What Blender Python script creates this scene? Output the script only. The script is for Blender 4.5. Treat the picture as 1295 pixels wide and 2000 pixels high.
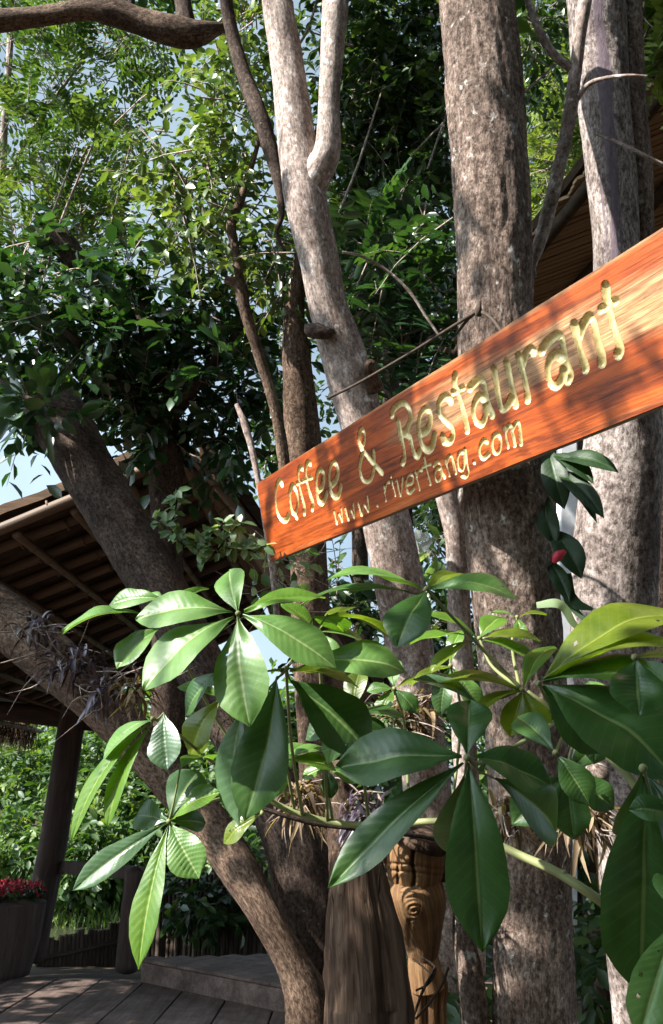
import bpy, math, random
import numpy as np
from mathutils import Vector
random.seed(7); RNG = np.random.default_rng(7)
scene = bpy.context.scene
for o in list(bpy.data.objects): bpy.data.objects.remove(o)
C = scene.collection
R = math.radians

# ------------------------------------------------------------------ camera, sky, sun, exposure
FPX, CX, CY = 1804.0, 647.5, 1000.0          # focal length and centre of the photograph in its own pixels
PITCH = R(17.5)
CAM = np.array([0.0, 0.0, 1.6])
cam_d = bpy.data.cameras.new('camera'); cam = bpy.data.objects.new('camera', cam_d); C.objects.link(cam)
cam.location = CAM; cam.rotation_euler = (R(90) + PITCH, 0, 0)
cam_d.sensor_fit = 'VERTICAL'; cam_d.angle = 2 * math.atan(1000 / FPX)
cam_d.clip_start = 0.02; cam_d.clip_end = 2000
scene.camera = cam
SUN = np.array([-0.66, -0.36, 0.66]); SUN /= np.linalg.norm(SUN)      # direction towards the sun
w = bpy.data.worlds.new('World'); scene.world = w; w.use_nodes = True
nt = w.node_tree; bg = nt.nodes['Background']
sky = nt.nodes.new('ShaderNodeTexSky'); sky.sky_type = 'NISHITA'; sky.sun_disc = False
sky.sun_elevation = math.asin(SUN[2]); sky.sun_rotation = math.atan2(SUN[0], SUN[1])
sky.air_density = 1.0; sky.dust_density = 3.0; sky.ozone_density = 1.0
bw = nt.nodes.new('ShaderNodeRGBToBW'); nt.links.new(sky.outputs[0], bw.inputs[0])
cm = nt.nodes.new('ShaderNodeMix'); cm.data_type = 'RGBA'; cm.blend_type = 'MULTIPLY'; cm.inputs[0].default_value = 1; cm.inputs[7].default_value = (2.6, 3.35, 3.9, 1)
nt.links.new(bw.outputs[0], cm.inputs[6])
tcw = nt.nodes.new('ShaderNodeTexCoord'); nw = nt.nodes.new('ShaderNodeTexNoise'); nw.inputs['Scale'].default_value = 2.2; nw.inputs['Detail'].default_value = 6; nt.links.new(tcw.outputs['Generated'], nw.inputs['Vector'])
rw = nt.nodes.new('ShaderNodeValToRGB'); rw.color_ramp.elements[0].position = .3; rw.color_ramp.elements[0].color = (.15, .15, .15, 1); rw.color_ramp.elements[1].position = .62; rw.color_ramp.elements[1].color = (.75, .75, .75, 1)
nt.links.new(nw.outputs['Fac'], rw.inputs[0]); mw = nt.nodes.new('ShaderNodeMix'); mw.data_type = 'RGBA'
nt.links.new(rw.outputs[0], mw.inputs[0]); nt.links.new(sky.outputs[0], mw.inputs[6]); nt.links.new(cm.outputs[2], mw.inputs[7])
nt.links.new(mw.outputs[2], bg.inputs[0]); bg.inputs[1].default_value = 0.05
sl = bpy.data.lights.new('sun', 'SUN'); sl.energy = 5.0; sl.angle = R(0.5); sl.color = (1.0, 0.965, 0.90)
so = bpy.data.objects.new('sun', sl); C.objects.link(so); so.location = (-5, -3, 9)
so.rotation_euler = Vector(SUN).to_track_quat('Z', 'Y').to_euler()
vs = scene.view_settings; vs.view_transform = 'Standard'; vs.look = 'None'; vs.gamma = 1; vs.use_curve_mapping = False
vs.exposure = 1.7
scene.render.film_transparent = False
cy = scene.cycles; cy.max_bounces = 6; cy.diffuse_bounces = 2; cy.glossy_bounces = 2; cy.transmission_bounces = 4
cy.sample_clamp_indirect = 4.0
try: cy.use_denoising = True
except Exception: pass

# ------------------------------------------------------------------ pixel rays -> places in the world
RIGHT = np.array([1.0, 0, 0]); FWD = np.array([0, math.cos(PITCH), math.sin(PITCH)]); UP = np.array([0, -math.sin(PITCH), math.cos(PITCH)])
def ray(px, py): return RIGHT * ((px - CX) / FPX) + UP * ((CY - py) / FPX) + FWD
def at(px, py, d): return CAM + ray(px, py) * d
def on(px, py, z): r = ray(px, py); return CAM + r * ((z - CAM[2]) / r[2])
def nrm(v): v = np.asarray(v, float); return v / max(1e-9, np.linalg.norm(v))
def nrmv(v): return v / np.maximum(1e-9, np.linalg.norm(v, axis=-1, keepdims=True))

# ------------------------------------------------------------------ noise
def _h(i, j, k, s):
    n = (i * 374761393 + j * 668265263 + k * 2147483647 + s * 974711) & 0xffffffff
    n = ((n ^ (n >> 13)) * 1274126177) & 0xffffffff
    return ((n ^ (n >> 16)) & 0xffff) / 65535.0
def vnoise(p, s=0):
    p = np.asarray(p, float); f = np.floor(p); i = f.astype(np.int64); t = p - f; t = t * t * (3 - 2 * t)
    r = 0
    for a in (0, 1):
        for b in (0, 1):
            for c in (0, 1):
                wgt = (t[..., 0] if a else 1 - t[..., 0]) * (t[..., 1] if b else 1 - t[..., 1]) * (t[..., 2] if c else 1 - t[..., 2])
                r = r + wgt * _h(i[..., 0] + a, i[..., 1] + b, i[..., 2] + c, s)
    return r * 2 - 1

# ------------------------------------------------------------------ object helpers
def thing(name, label, cat, loc, group=None, kind=None):
    o = bpy.data.objects.new(name, None); C.objects.link(o); o.empty_display_size = 0.1
    o.location = [float(v) for v in loc]; o['label'] = label; o['category'] = cat
    if group: o['group'] = group
    if kind: o['kind'] = kind
    return o
def tag(o, label, cat, group=None, kind=None):
    o['label'] = label; o['category'] = cat
    if group: o['group'] = group
    if kind: o['kind'] = kind
    return o
def wloc(o):
    v = np.zeros(3)
    while o is not None: v = v + np.array(o.location); o = o.parent
    return v
class M:
    """vertices / faces / attributes gathered into one mesh"""
    def __init__(s): s.v = []; s.f = []; s.a = {}; s.n = 0
    def add(s, v, f, **attrs):
        v = np.asarray(v, float).reshape(-1, 3); s.v.append(v)
        for x in f:
            x = np.asarray(x, np.int64)
            if len(x): s.f.append(x + s.n)
        for k, val in attrs.items(): s.a.setdefault(k, []).append((s.n, np.asarray(val, float)))
        s.n += len(v); return s
    def box(s, c, sx, sy, sz, ax=(1, 0, 0), ay=(0, 1, 0), az=None):
        ax, ay = nrm(ax), nrm(ay); az = nrm(np.cross(ax, ay)) if az is None else nrm(az); c = np.asarray(c, float)
        v = [c + ax * sx * i / 2 + ay * sy * j / 2 + az * sz * k / 2 for k in (-1, 1) for j in (-1, 1) for i in (-1, 1)]
        return s.add(v, [np.array([[0, 2, 3, 1], [4, 5, 7, 6], [0, 1, 5, 4], [2, 6, 7, 3], [0, 4, 6, 2], [1, 3, 7, 5]])],
                     rest=np.array([[sx * i / 2, sy * j / 2, sz * k / 2] for k in (-1, 1) for j in (-1, 1) for i in (-1, 1)]) + RNG.random(3) * 20)
    def build(s, name, mat, parent=None, smooth=True, base=None, bevel=0):
        V = np.concatenate(s.v); me = bpy.data.meshes.new(name)
        org = np.asarray(base, float) if base is not None else (V.mean(0) if parent is None else None)
        pl = wloc(parent) if parent is not None else np.zeros(3)
        if org is None: org = V.mean(0)
        L = V - org
        me.vertices.add(len(L)); me.vertices.foreach_set('co', L.astype(np.float32).ravel())
        nl = sum(x.size for x in s.f); npo = sum(len(x) for x in s.f)
        me.loops.add(nl); me.polygons.add(npo)
        me.loops.foreach_set('vertex_index', np.concatenate([x.ravel() for x in s.f]).astype(np.int32))
        tot = np.concatenate([np.full(len(x), x.shape[1]) for x in s.f]).astype(np.int32)
        st = np.concatenate([[0], np.cumsum(tot)[:-1]]).astype(np.int32)
        me.polygons.foreach_set('loop_start', st); me.polygons.foreach_set('loop_total', tot)
        me.polygons.foreach_set('use_smooth', np.full(npo, bool(smooth)))
        for k, lst in s.a.items():
            dim = lst[0][1].ndim
            if dim == 1:
                arr = np.zeros(len(V)); 
                for n0, a in lst: arr[n0:n0 + len(a)] = a
                at_ = me.attributes.new(k, 'FLOAT', 'POINT'); at_.data.foreach_set('value', arr.astype(np.float32))
            else:
                arr = np.zeros((len(V), 3))
                for n0, a in lst: arr[n0:n0 + len(a)] = a
                at_ = me.attributes.new(k, 'FLOAT_VECTOR', 'POINT'); at_.data.foreach_set('vector', arr.astype(np.float32).ravel())
        me.update(calc_edges=True); me.validate()
        if mat is not None: me.materials.append(mat)
        o = bpy.data.objects.new(name, me); C.objects.link(o)
        o.location = [float(x) for x in (org - pl)]
        if parent is not None: o.parent = parent
        if bevel:
            b = o.modifiers.new('bevel', 'BEVEL'); b.width = bevel; b.segments = 2; b.limit_method = 'ANGLE'
        return o

def spline(P, n):
    P = np.asarray(P, float); m = len(P)
    if m == 2:
        t = np.linspace(0, 1, n)[:, None]; return P[0] * (1 - t) + P[1] * t
    E = np.vstack([2 * P[0] - P[1], P, 2 * P[-1] - P[-2]])
    u = np.linspace(0, m - 1, n); i = np.minimum(u.astype(int), m - 2); t = (u - i)[:, None]
    p0, p1, p2, p3 = E[i], E[i + 1], E[i + 2], E[i + 3]
    return 0.5 * (2 * p1 + (p2 - p0) * t + (2 * p0 - 5 * p1 + 4 * p2 - p3) * t ** 2 + (3 * p1 - p0 - 3 * p2 + p3) * t ** 3)
def frames(P):
    T = nrmv(np.gradient(P, axis=0)); N = np.zeros_like(T)
    ref = np.array([0, 1, 0.0]) if abs(T[0][1]) < 0.9 else np.array([1.0, 0, 0])
    n = nrm(ref - T[0] * (ref @ T[0]))
    for i in range(len(T)):
        n = nrm(n - T[i] * (n @ T[i])); N[i] = n
    return T, N, np.cross(T, N)
def tube(mb, P, rad, seg=10, n=20, amp=0.0, ridge=0.0, seed=0, cap=True, flat=None, knots=(), rs=1.0):
    """P: control points, rad: radii; the surface gets slow swellings (amp) and lengthwise ridges (ridge)"""
    P = np.asarray(P, float); rad = np.asarray(rad, float)
    Q = spline(P, n); r = spline(np.stack([rad, rad * 0, rad * 0], 1), n)[:, 0]
    T, N, B = frames(Q); ln = np.concatenate([[0], np.cumsum(np.linalg.norm(np.diff(Q, axis=0), axis=1))])
    th = np.linspace(0, 2 * math.pi, seg, endpoint=False); c, s_ = np.cos(th), np.sin(th)
    rm = r.mean()
    rest = np.stack([np.broadcast_to(c, (n, seg)) * rm, np.broadcast_to(s_, (n, seg)) * rm, np.broadcast_to(ln[:, None], (n, seg))], -1)
    k = np.ones((n, seg))
    if amp: k = k + amp * (vnoise(rest / np.array([rm * 1.3, rm * 1.3, rm * 4]), seed) + 0.5 * vnoise(rest / np.array([rm * .6, rm * .6, rm * 1.6]), seed + 1))
    if ridge: k = k + ridge * (vnoise(rest / np.array([.014 * rs, .014 * rs, .075 * rs]), seed + 2) + .7 * vnoise(rest / np.array([.006 * rs, .006 * rs, .02 * rs]), seed + 3))
    for (tt, ang, size, h) in knots:
        k = k + h * np.exp(-(((ln[:, None] / ln[-1] - tt) * ln[-1] / size) ** 2 + ((((th[None, :] - ang + math.pi) % (2 * math.pi)) - math.pi) * rm / size) ** 2))
    rr = r[:, None] * k
    fl = (1, 1) if flat is None else flat
    V = Q[:, None, :] + N[:, None, :] * (rr * c * fl[0])[..., None] + B[:, None, :] * (rr * s_ * fl[1])[..., None]
    I = np.arange(n * seg).reshape(n, seg); J = np.roll(I, -1, 1)
    F = np.stack([I[:-1], J[:-1], J[1:], I[1:]], -1).reshape(-1, 4)
    V = V.reshape(-1, 3); rest = rest.reshape(-1, 3) + np.array([seed * 3.1, seed * 1.7, 0])
    fs = [F]
    if cap:
        V = np.vstack([V, Q[:1] - T[:1] * r[0] * .15, Q[-1:] + T[-1:] * r[-1] * .25]); rest = np.vstack([rest, rest[:1], rest[-1:]])
        a, b = n * seg, n * seg + 1
        fs.append(np.stack([J[0], I[0], np.full(seg, a)], -1)); fs.append(np.stack([I[-1], J[-1], np.full(seg, b)], -1))
    mb.add(V, fs, rest=rest); return mb
def ptube(mb, pts, **kw):
    """pts: (px, py, depth, width in px)"""
    return tube(mb, [at(a, b, d) for a, b, d, w_ in pts], [w_ / FPX * d / 2 for a, b, d, w_ in pts], **kw)

# ------------------------------------------------------------------ materials
def mat(name):
    m = bpy.data.materials.new(name); m.use_nodes = True; t = m.node_tree
    return m, t, t.nodes['Principled BSDF'], t.nodes['Material Output']
def node(t, typ, **kw):
    n = t.nodes.new(typ)
    for k, v in kw.items(): setattr(n, k, v)
    return n
def ramp(t, src, stops):
    r = node(t, 'ShaderNodeValToRGB'); e = r.color_ramp.elements
    while len(e) < len(stops): e.new(0.5)
    for el, (p, c) in zip(e, stops): el.position = p; el.color = (*c, 1) if len(c) == 3 else c
    t.links.new(src, r.inputs[0]); return r.outputs[0]
def coords(t, scale, attr='rest'):
    a = node(t, 'ShaderNodeAttribute', attribute_name=attr) if attr else node(t, 'ShaderNodeTexCoord')
    mp = node(t, 'ShaderNodeMapping'); mp.inputs['Scale'].default_value = scale
    t.links.new(a.outputs['Vector'] if attr else a.outputs['Object'], mp.inputs[0]); return mp.outputs[0]
def noise(t, vec, sc=1, det=4, rough=.6, dist=0):
    n = node(t, 'ShaderNodeTexNoise'); n.inputs['Scale'].default_value = sc; n.inputs['Detail'].default_value = det
    n.inputs['Roughness'].default_value = rough; n.inputs['Distortion'].default_value = dist
    t.links.new(vec, n.inputs['Vector']); return n.outputs['Fac']
def mix(t, fac, a, b, typ='MIX'):
    n = node(t, 'ShaderNodeMix', data_type='RGBA', blend_type=typ)
    for s, v in ((n.inputs[0], fac), (n.inputs[6], a), (n.inputs[7], b)):
        if hasattr(v, 'is_linked') or hasattr(v, 'links'): t.links.new(v, s)
        else: s.default_value = v if isinstance(v, (int, float)) else (*v, 1)
    return n.outputs[2]
def bump(t, h, strength, dist, bsdf, prev=None):
    b = node(t, 'ShaderNodeBump'); b.inputs['Strength'].default_value = strength; b.inputs['Distance'].default_value = dist
    t.links.new(h, b.inputs['Height'])
    if prev is not None: t.links.new(prev, b.inputs['Normal'])
    t.links.new(b.outputs[0], bsdf.inputs['Normal']); return b.outputs[0]
def bark(name, dark, mid, light, lichen=(.5, .5, .45), lich=.62, sc=1.0, stain=None, bumpd=.006, mott=.7, gran=.85):
    m, t, b, out = mat(name)
    v1 = coords(t, (60 * sc, 60 * sc, 19 * sc)); v2 = coords(t, (9, 9, 4)); v3 = coords(t, (26, 26, 20)); v4 = coords(t, (190 * sc, 190 * sc, 70 * sc))
    n1 = noise(t, v1, 1, 6, .7, .4); n2 = noise(t, v2, 1, 4, .6); n3 = noise(t, v3, 1, 3, .6); n4 = noise(t, v4, 1, 3, .7)
    col = ramp(t, n1, [(.32, dark), (.5, mid), (.68, light)])
    col = mix(t, .55, col, ramp(t, n2, [(.3, dark), (.55, mid), (.75, light)]))
    col = mix(t, ramp(t, n3, [(lich, (0, 0, 0)), (lich + .06, (1, 1, 1))]), col, lichen)
    n5 = noise(t, coords(t, (80 * sc, 80 * sc, 58 * sc)), 1, 5, .75); n6 = noise(t, coords(t, (7, 7, 3.2)), 1, 5, .65, .5)
    col = mix(t, gran, col, ramp(t, n5, [(.38, (.10, .085, .075)), (.50, (.62, .6, .58)), (.58, (1, 1, 1))]), 'MULTIPLY')
    col = mix(t, mott, col, ramp(t, n6, [(.36, (.26, .22, .2)), (.56, (1, 1, 1))]), 'MULTIPLY')
    col = mix(t, .6, col, ramp(t, n4, [(.33, (.25, .22, .2)), (.55, (1, 1, 1))]), 'MULTIPLY')
    if stain: col = stain(t, col)
    t.links.new(col, b.inputs['Base Color']); b.inputs['Roughness'].default_value = .9; b.inputs['Specular IOR Level'].default_value = .15
    p = bump(t, n1, .9, bumpd, b); p = bump(t, n5, .9, bumpd * .8, b, p); bump(t, n4, .7, bumpd * .5, b, p)
    return m
def leafmat(name, stops, trans=.45, rough=.4, spec=.5, transcol=(1.5, 1.6, .5)):
    m, t, b, out = mat(name)
    a = node(t, 'ShaderNodeAttribute', attribute_name='tint')
    col = ramp(t, a.outputs['Fac'], stops)
    t.links.new(col, b.inputs['Base Color']); b.inputs['Roughness'].default_value = rough; b.inputs['Specular IOR Level'].default_value = spec
    tr = node(t, 'ShaderNodeBsdfTranslucent')
    tc = mix(t, 1.0, col, transcol, 'MULTIPLY'); t.links.new(tc, tr.inputs[0])
    ms = node(t, 'ShaderNodeMixShader'); ms.inputs[0].default_value = trans
    t.links.new(b.outputs[0], ms.inputs[1]); t.links.new(tr.outputs[0], ms.inputs[2]); t.links.new(ms.outputs[0], out.inputs[0])
    return m
def wood(name, stops, scale=(3, 60, 60), rough=.7, spec=.3, bd=.002, attr='rest', dirt=0.0):
    m, t, b, out = mat(name)
    v = coords(t, scale, attr); v2 = coords(t, tuple(x * .18 for x in scale), attr)
    n1 = noise(t, v, 1, 5, .65, .6); n2 = noise(t, v2, 1, 3, .6, .3)
    col = mix(t, .5, ramp(t, n1, stops), ramp(t, n2, stops))
    if dirt:
        v3 = coords(t, (5, 5, 5), attr); col = mix(t, dirt, col, ramp(t, noise(t, v3, 1, 5, .7), [(.35, (.2, .18, .16)), (.65, (1, 1, 1))]), 'MULTIPLY')
    t.links.new(col, b.inputs['Base Color']); b.inputs['Roughness'].default_value = rough; b.inputs['Specular IOR Level'].default_value = spec
    bump(t, n1, .7, bd, b); return m
def plain(name, col, rough=.7, spec=.3, var=.35, sc=30):
    m, t, b, out = mat(name)
    v = coords(t, (sc, sc, sc), None); n1 = noise(t, v, 1, 5, .65)
    c = ramp(t, n1, [(.3, tuple(x * (1 - var) for x in col)), (.7, tuple(min(1, x * (1 + var)) for x in col))])
    t.links.new(c, b.inputs['Base Color']); b.inputs['Roughness'].default_value = rough; b.inputs['Specular IOR Level'].default_value = spec
    bump(t, n1, .4, .002, b); return m

BARK_PALE = bark('bark_pale', (.15, .10, .085), (.47, .375, .33), (.71, .63, .585), (.72, .68, .65), .60, .8, bumpd=.003, mott=.45, gran=.65)
BARK_GREY = bark('bark_grey', (.042, .027, .021), (.36, .262, .212), (.70, .59, .515), (.72, .68, .62), .62, .9, bumpd=.014, mott=.45, gran=.8)
BARK_BROWN = bark('bark_brown', (.022, .016, .012), (.095, .065, .05), (.22, .165, .135), (.32, .3, .24), .7, 1.0)
BARK_TAN = bark('bark_tan', (.04, .026, .018), (.18, .118, .083), (.38, .275, .2), (.4, .34, .26), .68, .9)
def purple_stain(t, col):
    a = node(t, 'ShaderNodeAttribute', attribute_name='stain')
    v = coords(t, (60, 60, 4)); n = noise(t, v, 1, 4, .6)
    mm = node(t, 'ShaderNodeMath', operation='MULTIPLY_ADD'); t.links.new(n, mm.inputs[0]); mm.inputs[1].default_value = 1.8; mm.inputs[2].default_value = -.9
    ad = node(t, 'ShaderNodeMath', operation='ADD'); t.links.new(a.outputs['Fac'], ad.inputs[0]); t.links.new(mm.outputs[0], ad.inputs[1])
    return mix(t, ramp(t, ad.outputs[0], [(.35, (0, 0, 0)), (.75, (.85, .85, .85))]), col, (.115, .085, .105))
BARK_STRIPPED = bark('bark_stripped', (.13, .095, .085), (.45, .38, .35), (.70, .63, .60), (.6, .5, .48), .72, .7, purple_stain, .004)
DRIFT = wood('driftwood', [(.38, (.014, .008, .005)), (.52, (.062, .038, .026)), (.7, (.23, .155, .11))], (46, 46, 3.2), .9, .1, .02)

# leaves of the crowns
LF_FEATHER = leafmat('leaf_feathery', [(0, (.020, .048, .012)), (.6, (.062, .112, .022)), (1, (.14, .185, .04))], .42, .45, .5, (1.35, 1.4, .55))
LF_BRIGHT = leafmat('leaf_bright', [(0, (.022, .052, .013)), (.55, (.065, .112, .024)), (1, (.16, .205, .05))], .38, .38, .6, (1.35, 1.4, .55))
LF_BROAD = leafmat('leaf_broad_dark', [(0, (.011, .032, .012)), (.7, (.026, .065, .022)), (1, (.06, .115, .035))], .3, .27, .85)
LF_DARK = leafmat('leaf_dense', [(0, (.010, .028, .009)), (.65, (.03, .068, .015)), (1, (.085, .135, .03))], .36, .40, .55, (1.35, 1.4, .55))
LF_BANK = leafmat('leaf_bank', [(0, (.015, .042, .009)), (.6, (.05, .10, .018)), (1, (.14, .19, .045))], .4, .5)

# ------------------------------------------------------------------ leaves in bulk
LT = np.array([0, .3, .3, .3, .68, .68, .68, 1.0]); LS = np.array([0, -.42, 0, .42, -.46, 0, .46, 0])
LFACE = np.array([[1, 0, 2, 2], [2, 0, 3, 3], [4, 1, 2, 5], [5, 2, 3, 6], [4, 5, 7, 7], [5, 6, 7, 7]])
def leaves(mb, base, axis, nor, L, Wd, tint, droop=.18, fold=.16):
    n = len(base); axis = nrmv(axis); side = nrmv(np.cross(axis, nor)); nor = np.cross(side, axis)
    L = np.broadcast_to(L, (n,)); Wd = np.broadcast_to(Wd, (n,))
    V = base[:, None] + axis[:, None] * (LT * L[:, None])[..., None] + side[:, None] * (LS * Wd[:, None])[..., None]
    V = V + nor[:, None] * ((np.abs(LS) * fold * 2 * Wd[:, None]) - droop * (LT ** 2) * L[:, None])[..., None]
    o = np.arange(n)[:, None, None] * 8
    tris = (np.array([[1, 0, 2], [2, 0, 3], [4, 5, 7], [5, 6, 7]])[None] + o).reshape(-1, 3)
    quads = (np.array([[4, 1, 2, 5], [5, 2, 3, 6]])[None] + o).reshape(-1, 4)
    mb.add(V.reshape(-1, 3), [tris, quads], tint=np.repeat(tint, 8))
def inblob(n, c, rad, power=.5):
    d = nrmv(RNG.normal(size=(n, 3))); r = RNG.random(n)[:, None] ** power
    return np.asarray(c) + d * r * np.asarray(rad), d
def blob(px, py, d, rx, ry, rd): return at(px, py, d), np.array([rx / FPX * d, rd, ry / FPX * d])
def crown(mb, tw, blobs, L, Wr=.5, per=7, twig=.35, pinnate=False, droop=.18, clump=1.0, tintbias=0.0, upn=.9, stems=.5):
    """blobs: (centre, radii, number of twigs); every twig carries leaves along it"""
    for c, rad, n in blobs:
        P, d = inblob(n, c, rad)
        dirs = nrmv(d * .7 + RNG.normal(size=(n, 3)) * .6 + np.array([0, 0, -.05]))
        tl = twig * (.6 + .8 * RNG.random(n))
        ct = RNG.random(n)
        k = np.arange(per)
        pos = P[:, None] + dirs[:, None] * (tl[:, None] * (k + .5) / per)[..., None] + np.array([0, 0, -1.0]) * (tl[:, None] * ((k + .5) / per) ** 2 * .25)[..., None]
        sd = nrmv(np.cross(dirs, np.array([0, 0, 1.0]) + RNG.normal(size=(n, 3)) * .35))
        if pinnate:
            for sgn in (-1, 1):
                ax = dirs[:, None] * .35 + sd[:, None] * sgn + RNG.normal(size=(n, per, 3)) * .12
                no = np.cross(sd, dirs)[:, None] + RNG.normal(size=(n, per, 3)) * .15
                no = no * np.sign(no[..., 2:3] + 1e-6)
                ll = L * (.75 + .5 * RNG.random((n, per))) * np.sin(math.pi * (k + 1.3) / (per + 2.2)) ** .4
                tt = np.clip(ct[:, None] * .75 + RNG.random((n, per)) * .3 + tintbias, 0, 1)
                leaves(mb, pos.reshape(-1, 3), ax.reshape(-1, 3), no.reshape(-1, 3), ll.ravel(), ll.ravel() * Wr, tt.ravel(), droop * .6)
        else:
            sg = np.where(k % 2 == 0, 1, -1)[None, :, None]
            ax = dirs[:, None] * .7 + sd[:, None] * sg * .8 + RNG.normal(size=(n, per, 3)) * .35 + np.array([0, 0, -.25])
            no = np.array([0, 0, upn]) + RNG.normal(size=(n, per, 3)) * .55 + np.array([-.25, -.3, 0])
            ll = L * (.6 + .7 * RNG.random((n, per)))
            tt = np.clip(ct[:, None] * .6 + RNG.random((n, per)) * .45 + tintbias, 0, 1)
            leaves(mb, pos.reshape(-1, 3), ax.reshape(-1, 3), no.reshape(-1, 3), ll.ravel(), (ll * Wr).ravel(), tt.ravel(), droop)
        if tw is not None:
            m = int(n * stems)
            for i in range(m):
                e = P[i] + dirs[i] * tl[i] + np.array([0, 0, -tl[i] * .25]); s0 = P[i] - dirs[i] * tl[i] * .5
                tube(tw, [s0, P[i] + dirs[i] * tl[i] * .4, e], [.006, .004, .0015], seg=3, n=4, cap=False)

# ================================================================== THE SETTING
GROUND = plain('earth', (.055, .042, .03), .95, .1, .5, 3)
def sheet(name, x0, x1, y0, y1, fz, nx, ny, m, kind='structure'):
    xs = np.linspace(x0, x1, nx); ys = np.linspace(y0, y1, ny); X, Y = np.meshgrid(xs, ys)
    V = np.stack([X, Y, fz(X, Y)], -1).reshape(-1, 3); I = np.arange(nx * ny).reshape(ny, nx)
    F = np.stack([I[:-1, :-1], I[:-1, 1:], I[1:, 1:], I[1:, :-1]], -1).reshape(-1, 4)
    o = M().add(V, [F]).build(name, m, base=(0, 0, 0)); o['kind'] = kind; return o
def gz(X, Y):
    """near bank at about deck level, the river cut beyond it, the far bank rising"""
    s = lambda a, b, x: np.clip((x - a) / (b - a), 0, 1) ** 2 * (3 - 2 * np.clip((x - a) / (b - a), 0, 1))
    P = np.stack([X * .6, Y * .6, X * 0], -1)
    return -.12 - 1.6 * s(11.5, 15, Y) + 2.1 * s(22, 30, Y) + 1.5 * s(36, 90, Y) + .08 * vnoise(P, 5)
sheet('ground', -150, 150, -60, 320, gz, 200, 260, GROUND)
m, t, b, out = mat('river_water'); b.inputs['Base Color'].default_value = (.035, .04, .022, 1); b.inputs['Roughness'].default_value = .12
bump(t, noise(t, coords(t, (2.5, 5, 1), None), 1, 3), .25, .03, b)
sheet('river', -80, 80, 12.2, 27, lambda X, Y: X * 0 - 1.25, 2, 2, m)
GRASS = leafmat('grass_blades', [(0, (.05, .10, .015)), (1, (.13, .2, .03))], .45, .6)
g = M(); n = 9000
gx = RNG.uniform(-14, -3, n); gy = RNG.uniform(24, 36, n); gp = np.stack([gx, gy, gz(gx, gy)], -1)
leaves(g, gp, RNG.normal(size=(n, 3)) * .35 + np.array([0, 0, 1]), RNG.normal(size=(n, 3)) + np.array([0, -1, .3]), .3 + .2 * RNG.random(n), .05, RNG.random(n))
o = g.build('grass', GRASS); o['kind'] = 'stuff'

# ------------------------------------------------------------------ decks
PLANK = wood('deck_plank', [(.3, (.045, .029, .023)), (.5, (.115, .079, .066)), (.75, (.23, .17, .148))], (28, 2.2, 28), .85, .2, .003, 'rest', .6)
deck = thing('wooden_deck', 'lower wooden deck of wide weathered planks with dappled light', 'deck', (-2.2, 8, 0), kind='structure')
vp = nrm(on(150, 1980, 0) * 0 + ray(683, 1583) * np.array([1, 1, 0])); sx = nrm(np.cross(vp, [0, 0, 1]))
p0 = on(205, 1985, 0)
for i in range(-9, 5):
    c0 = p0 + sx * (.435 * (i + .5)); c0 = c0 + vp * ((2.5 if i < 3 else 1.6) + random.uniform(-.02, .02) - 1.2)
    ln = 6.6
    y_end = 9.75 + .06 * random.random(); c = c0.copy(); c = c + vp * ((y_end - ln / 2 - c[1]) / vp[1]); c[2] = -.02 + random.uniform(-.004, .004)
    M().box(c, .423, ln, .04, sx, vp).build('plank', PLANK, deck, False, bevel=.006)
for yy in (4.2, 6.6, 9.2): M().box((-2.2, yy, -.1), 7, .1, .12).build('joist', PLANK, deck, False)
plat = thing('raised_platform', 'raised wooden platform step behind the leaning tree', 'platform', (-.8, 9, 0), kind='structure')
a, b2, c2 = on(272, 1872, .2), on(500, 1914, .2), on(410, 1818, .2)
ex = nrm(b2 - a); ey = nrm(np.cross([0, 0, 1], ex)); 
for i in range(17):
    c = a + ex * 2.2 + ey * (.2 * i + .1) ; c = c + ex * (.15 * i - .0); c[2] = .185 + random.uniform(-.004, .004)
    M().box(c, 4.4, .19, .03, ex, ey).build('plank', PLANK, plat, False, bevel=.004)
c = a + ex * 2.2 + ey * .035; c[2] = .075
M().box(c, 4.38, .03, .18, ex, ey).build('riser', PLANK, plat, False)
c = a + ex * 2.9 + ey * 1.0; c[2] = .06; M().box(c, 3.9, 1.7, .16, ex, ey).build('underframe', PLANK, plat, False)

# ------------------------------------------------------------------ pavilion (left)
BAMBOO = wood('bamboo_brown', [(.3, (.05, .03, .018)), (.55, (.125, .075, .044)), (.75, (.22, .14, .085))], (40, 40, 3), .6, .35, .002)
THATCH = wood('thatch_brown', [(.3, (.022, .013, .008)), (.55, (.055, .034, .022)), (.75, (.11, .07, .044))], (6, 70, 70), .95, .1, .012, None)
POSTW = wood('post_wood', [(.3, (.03, .02, .018)), (.55, (.075, .052, .045)), (.75, (.14, .1, .09))], (40, 40, 4), .85, .2, .004)
pav = thing('thatched_pavilion', 'dark thatched pavilion with bamboo roof underside beside the deck', 'pavilion', (-3, 10, 0))
A = at(372, 872, 7.0); E = at(-520, 1275, 7.0); E = np.array([E[0], A[1], E[2]]); W2 = at(720, 1365, 7.0); W2 = np.array([W2[0], A[1], W2[2]])
RL = 7.5                                                     # ridge length away from us
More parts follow.
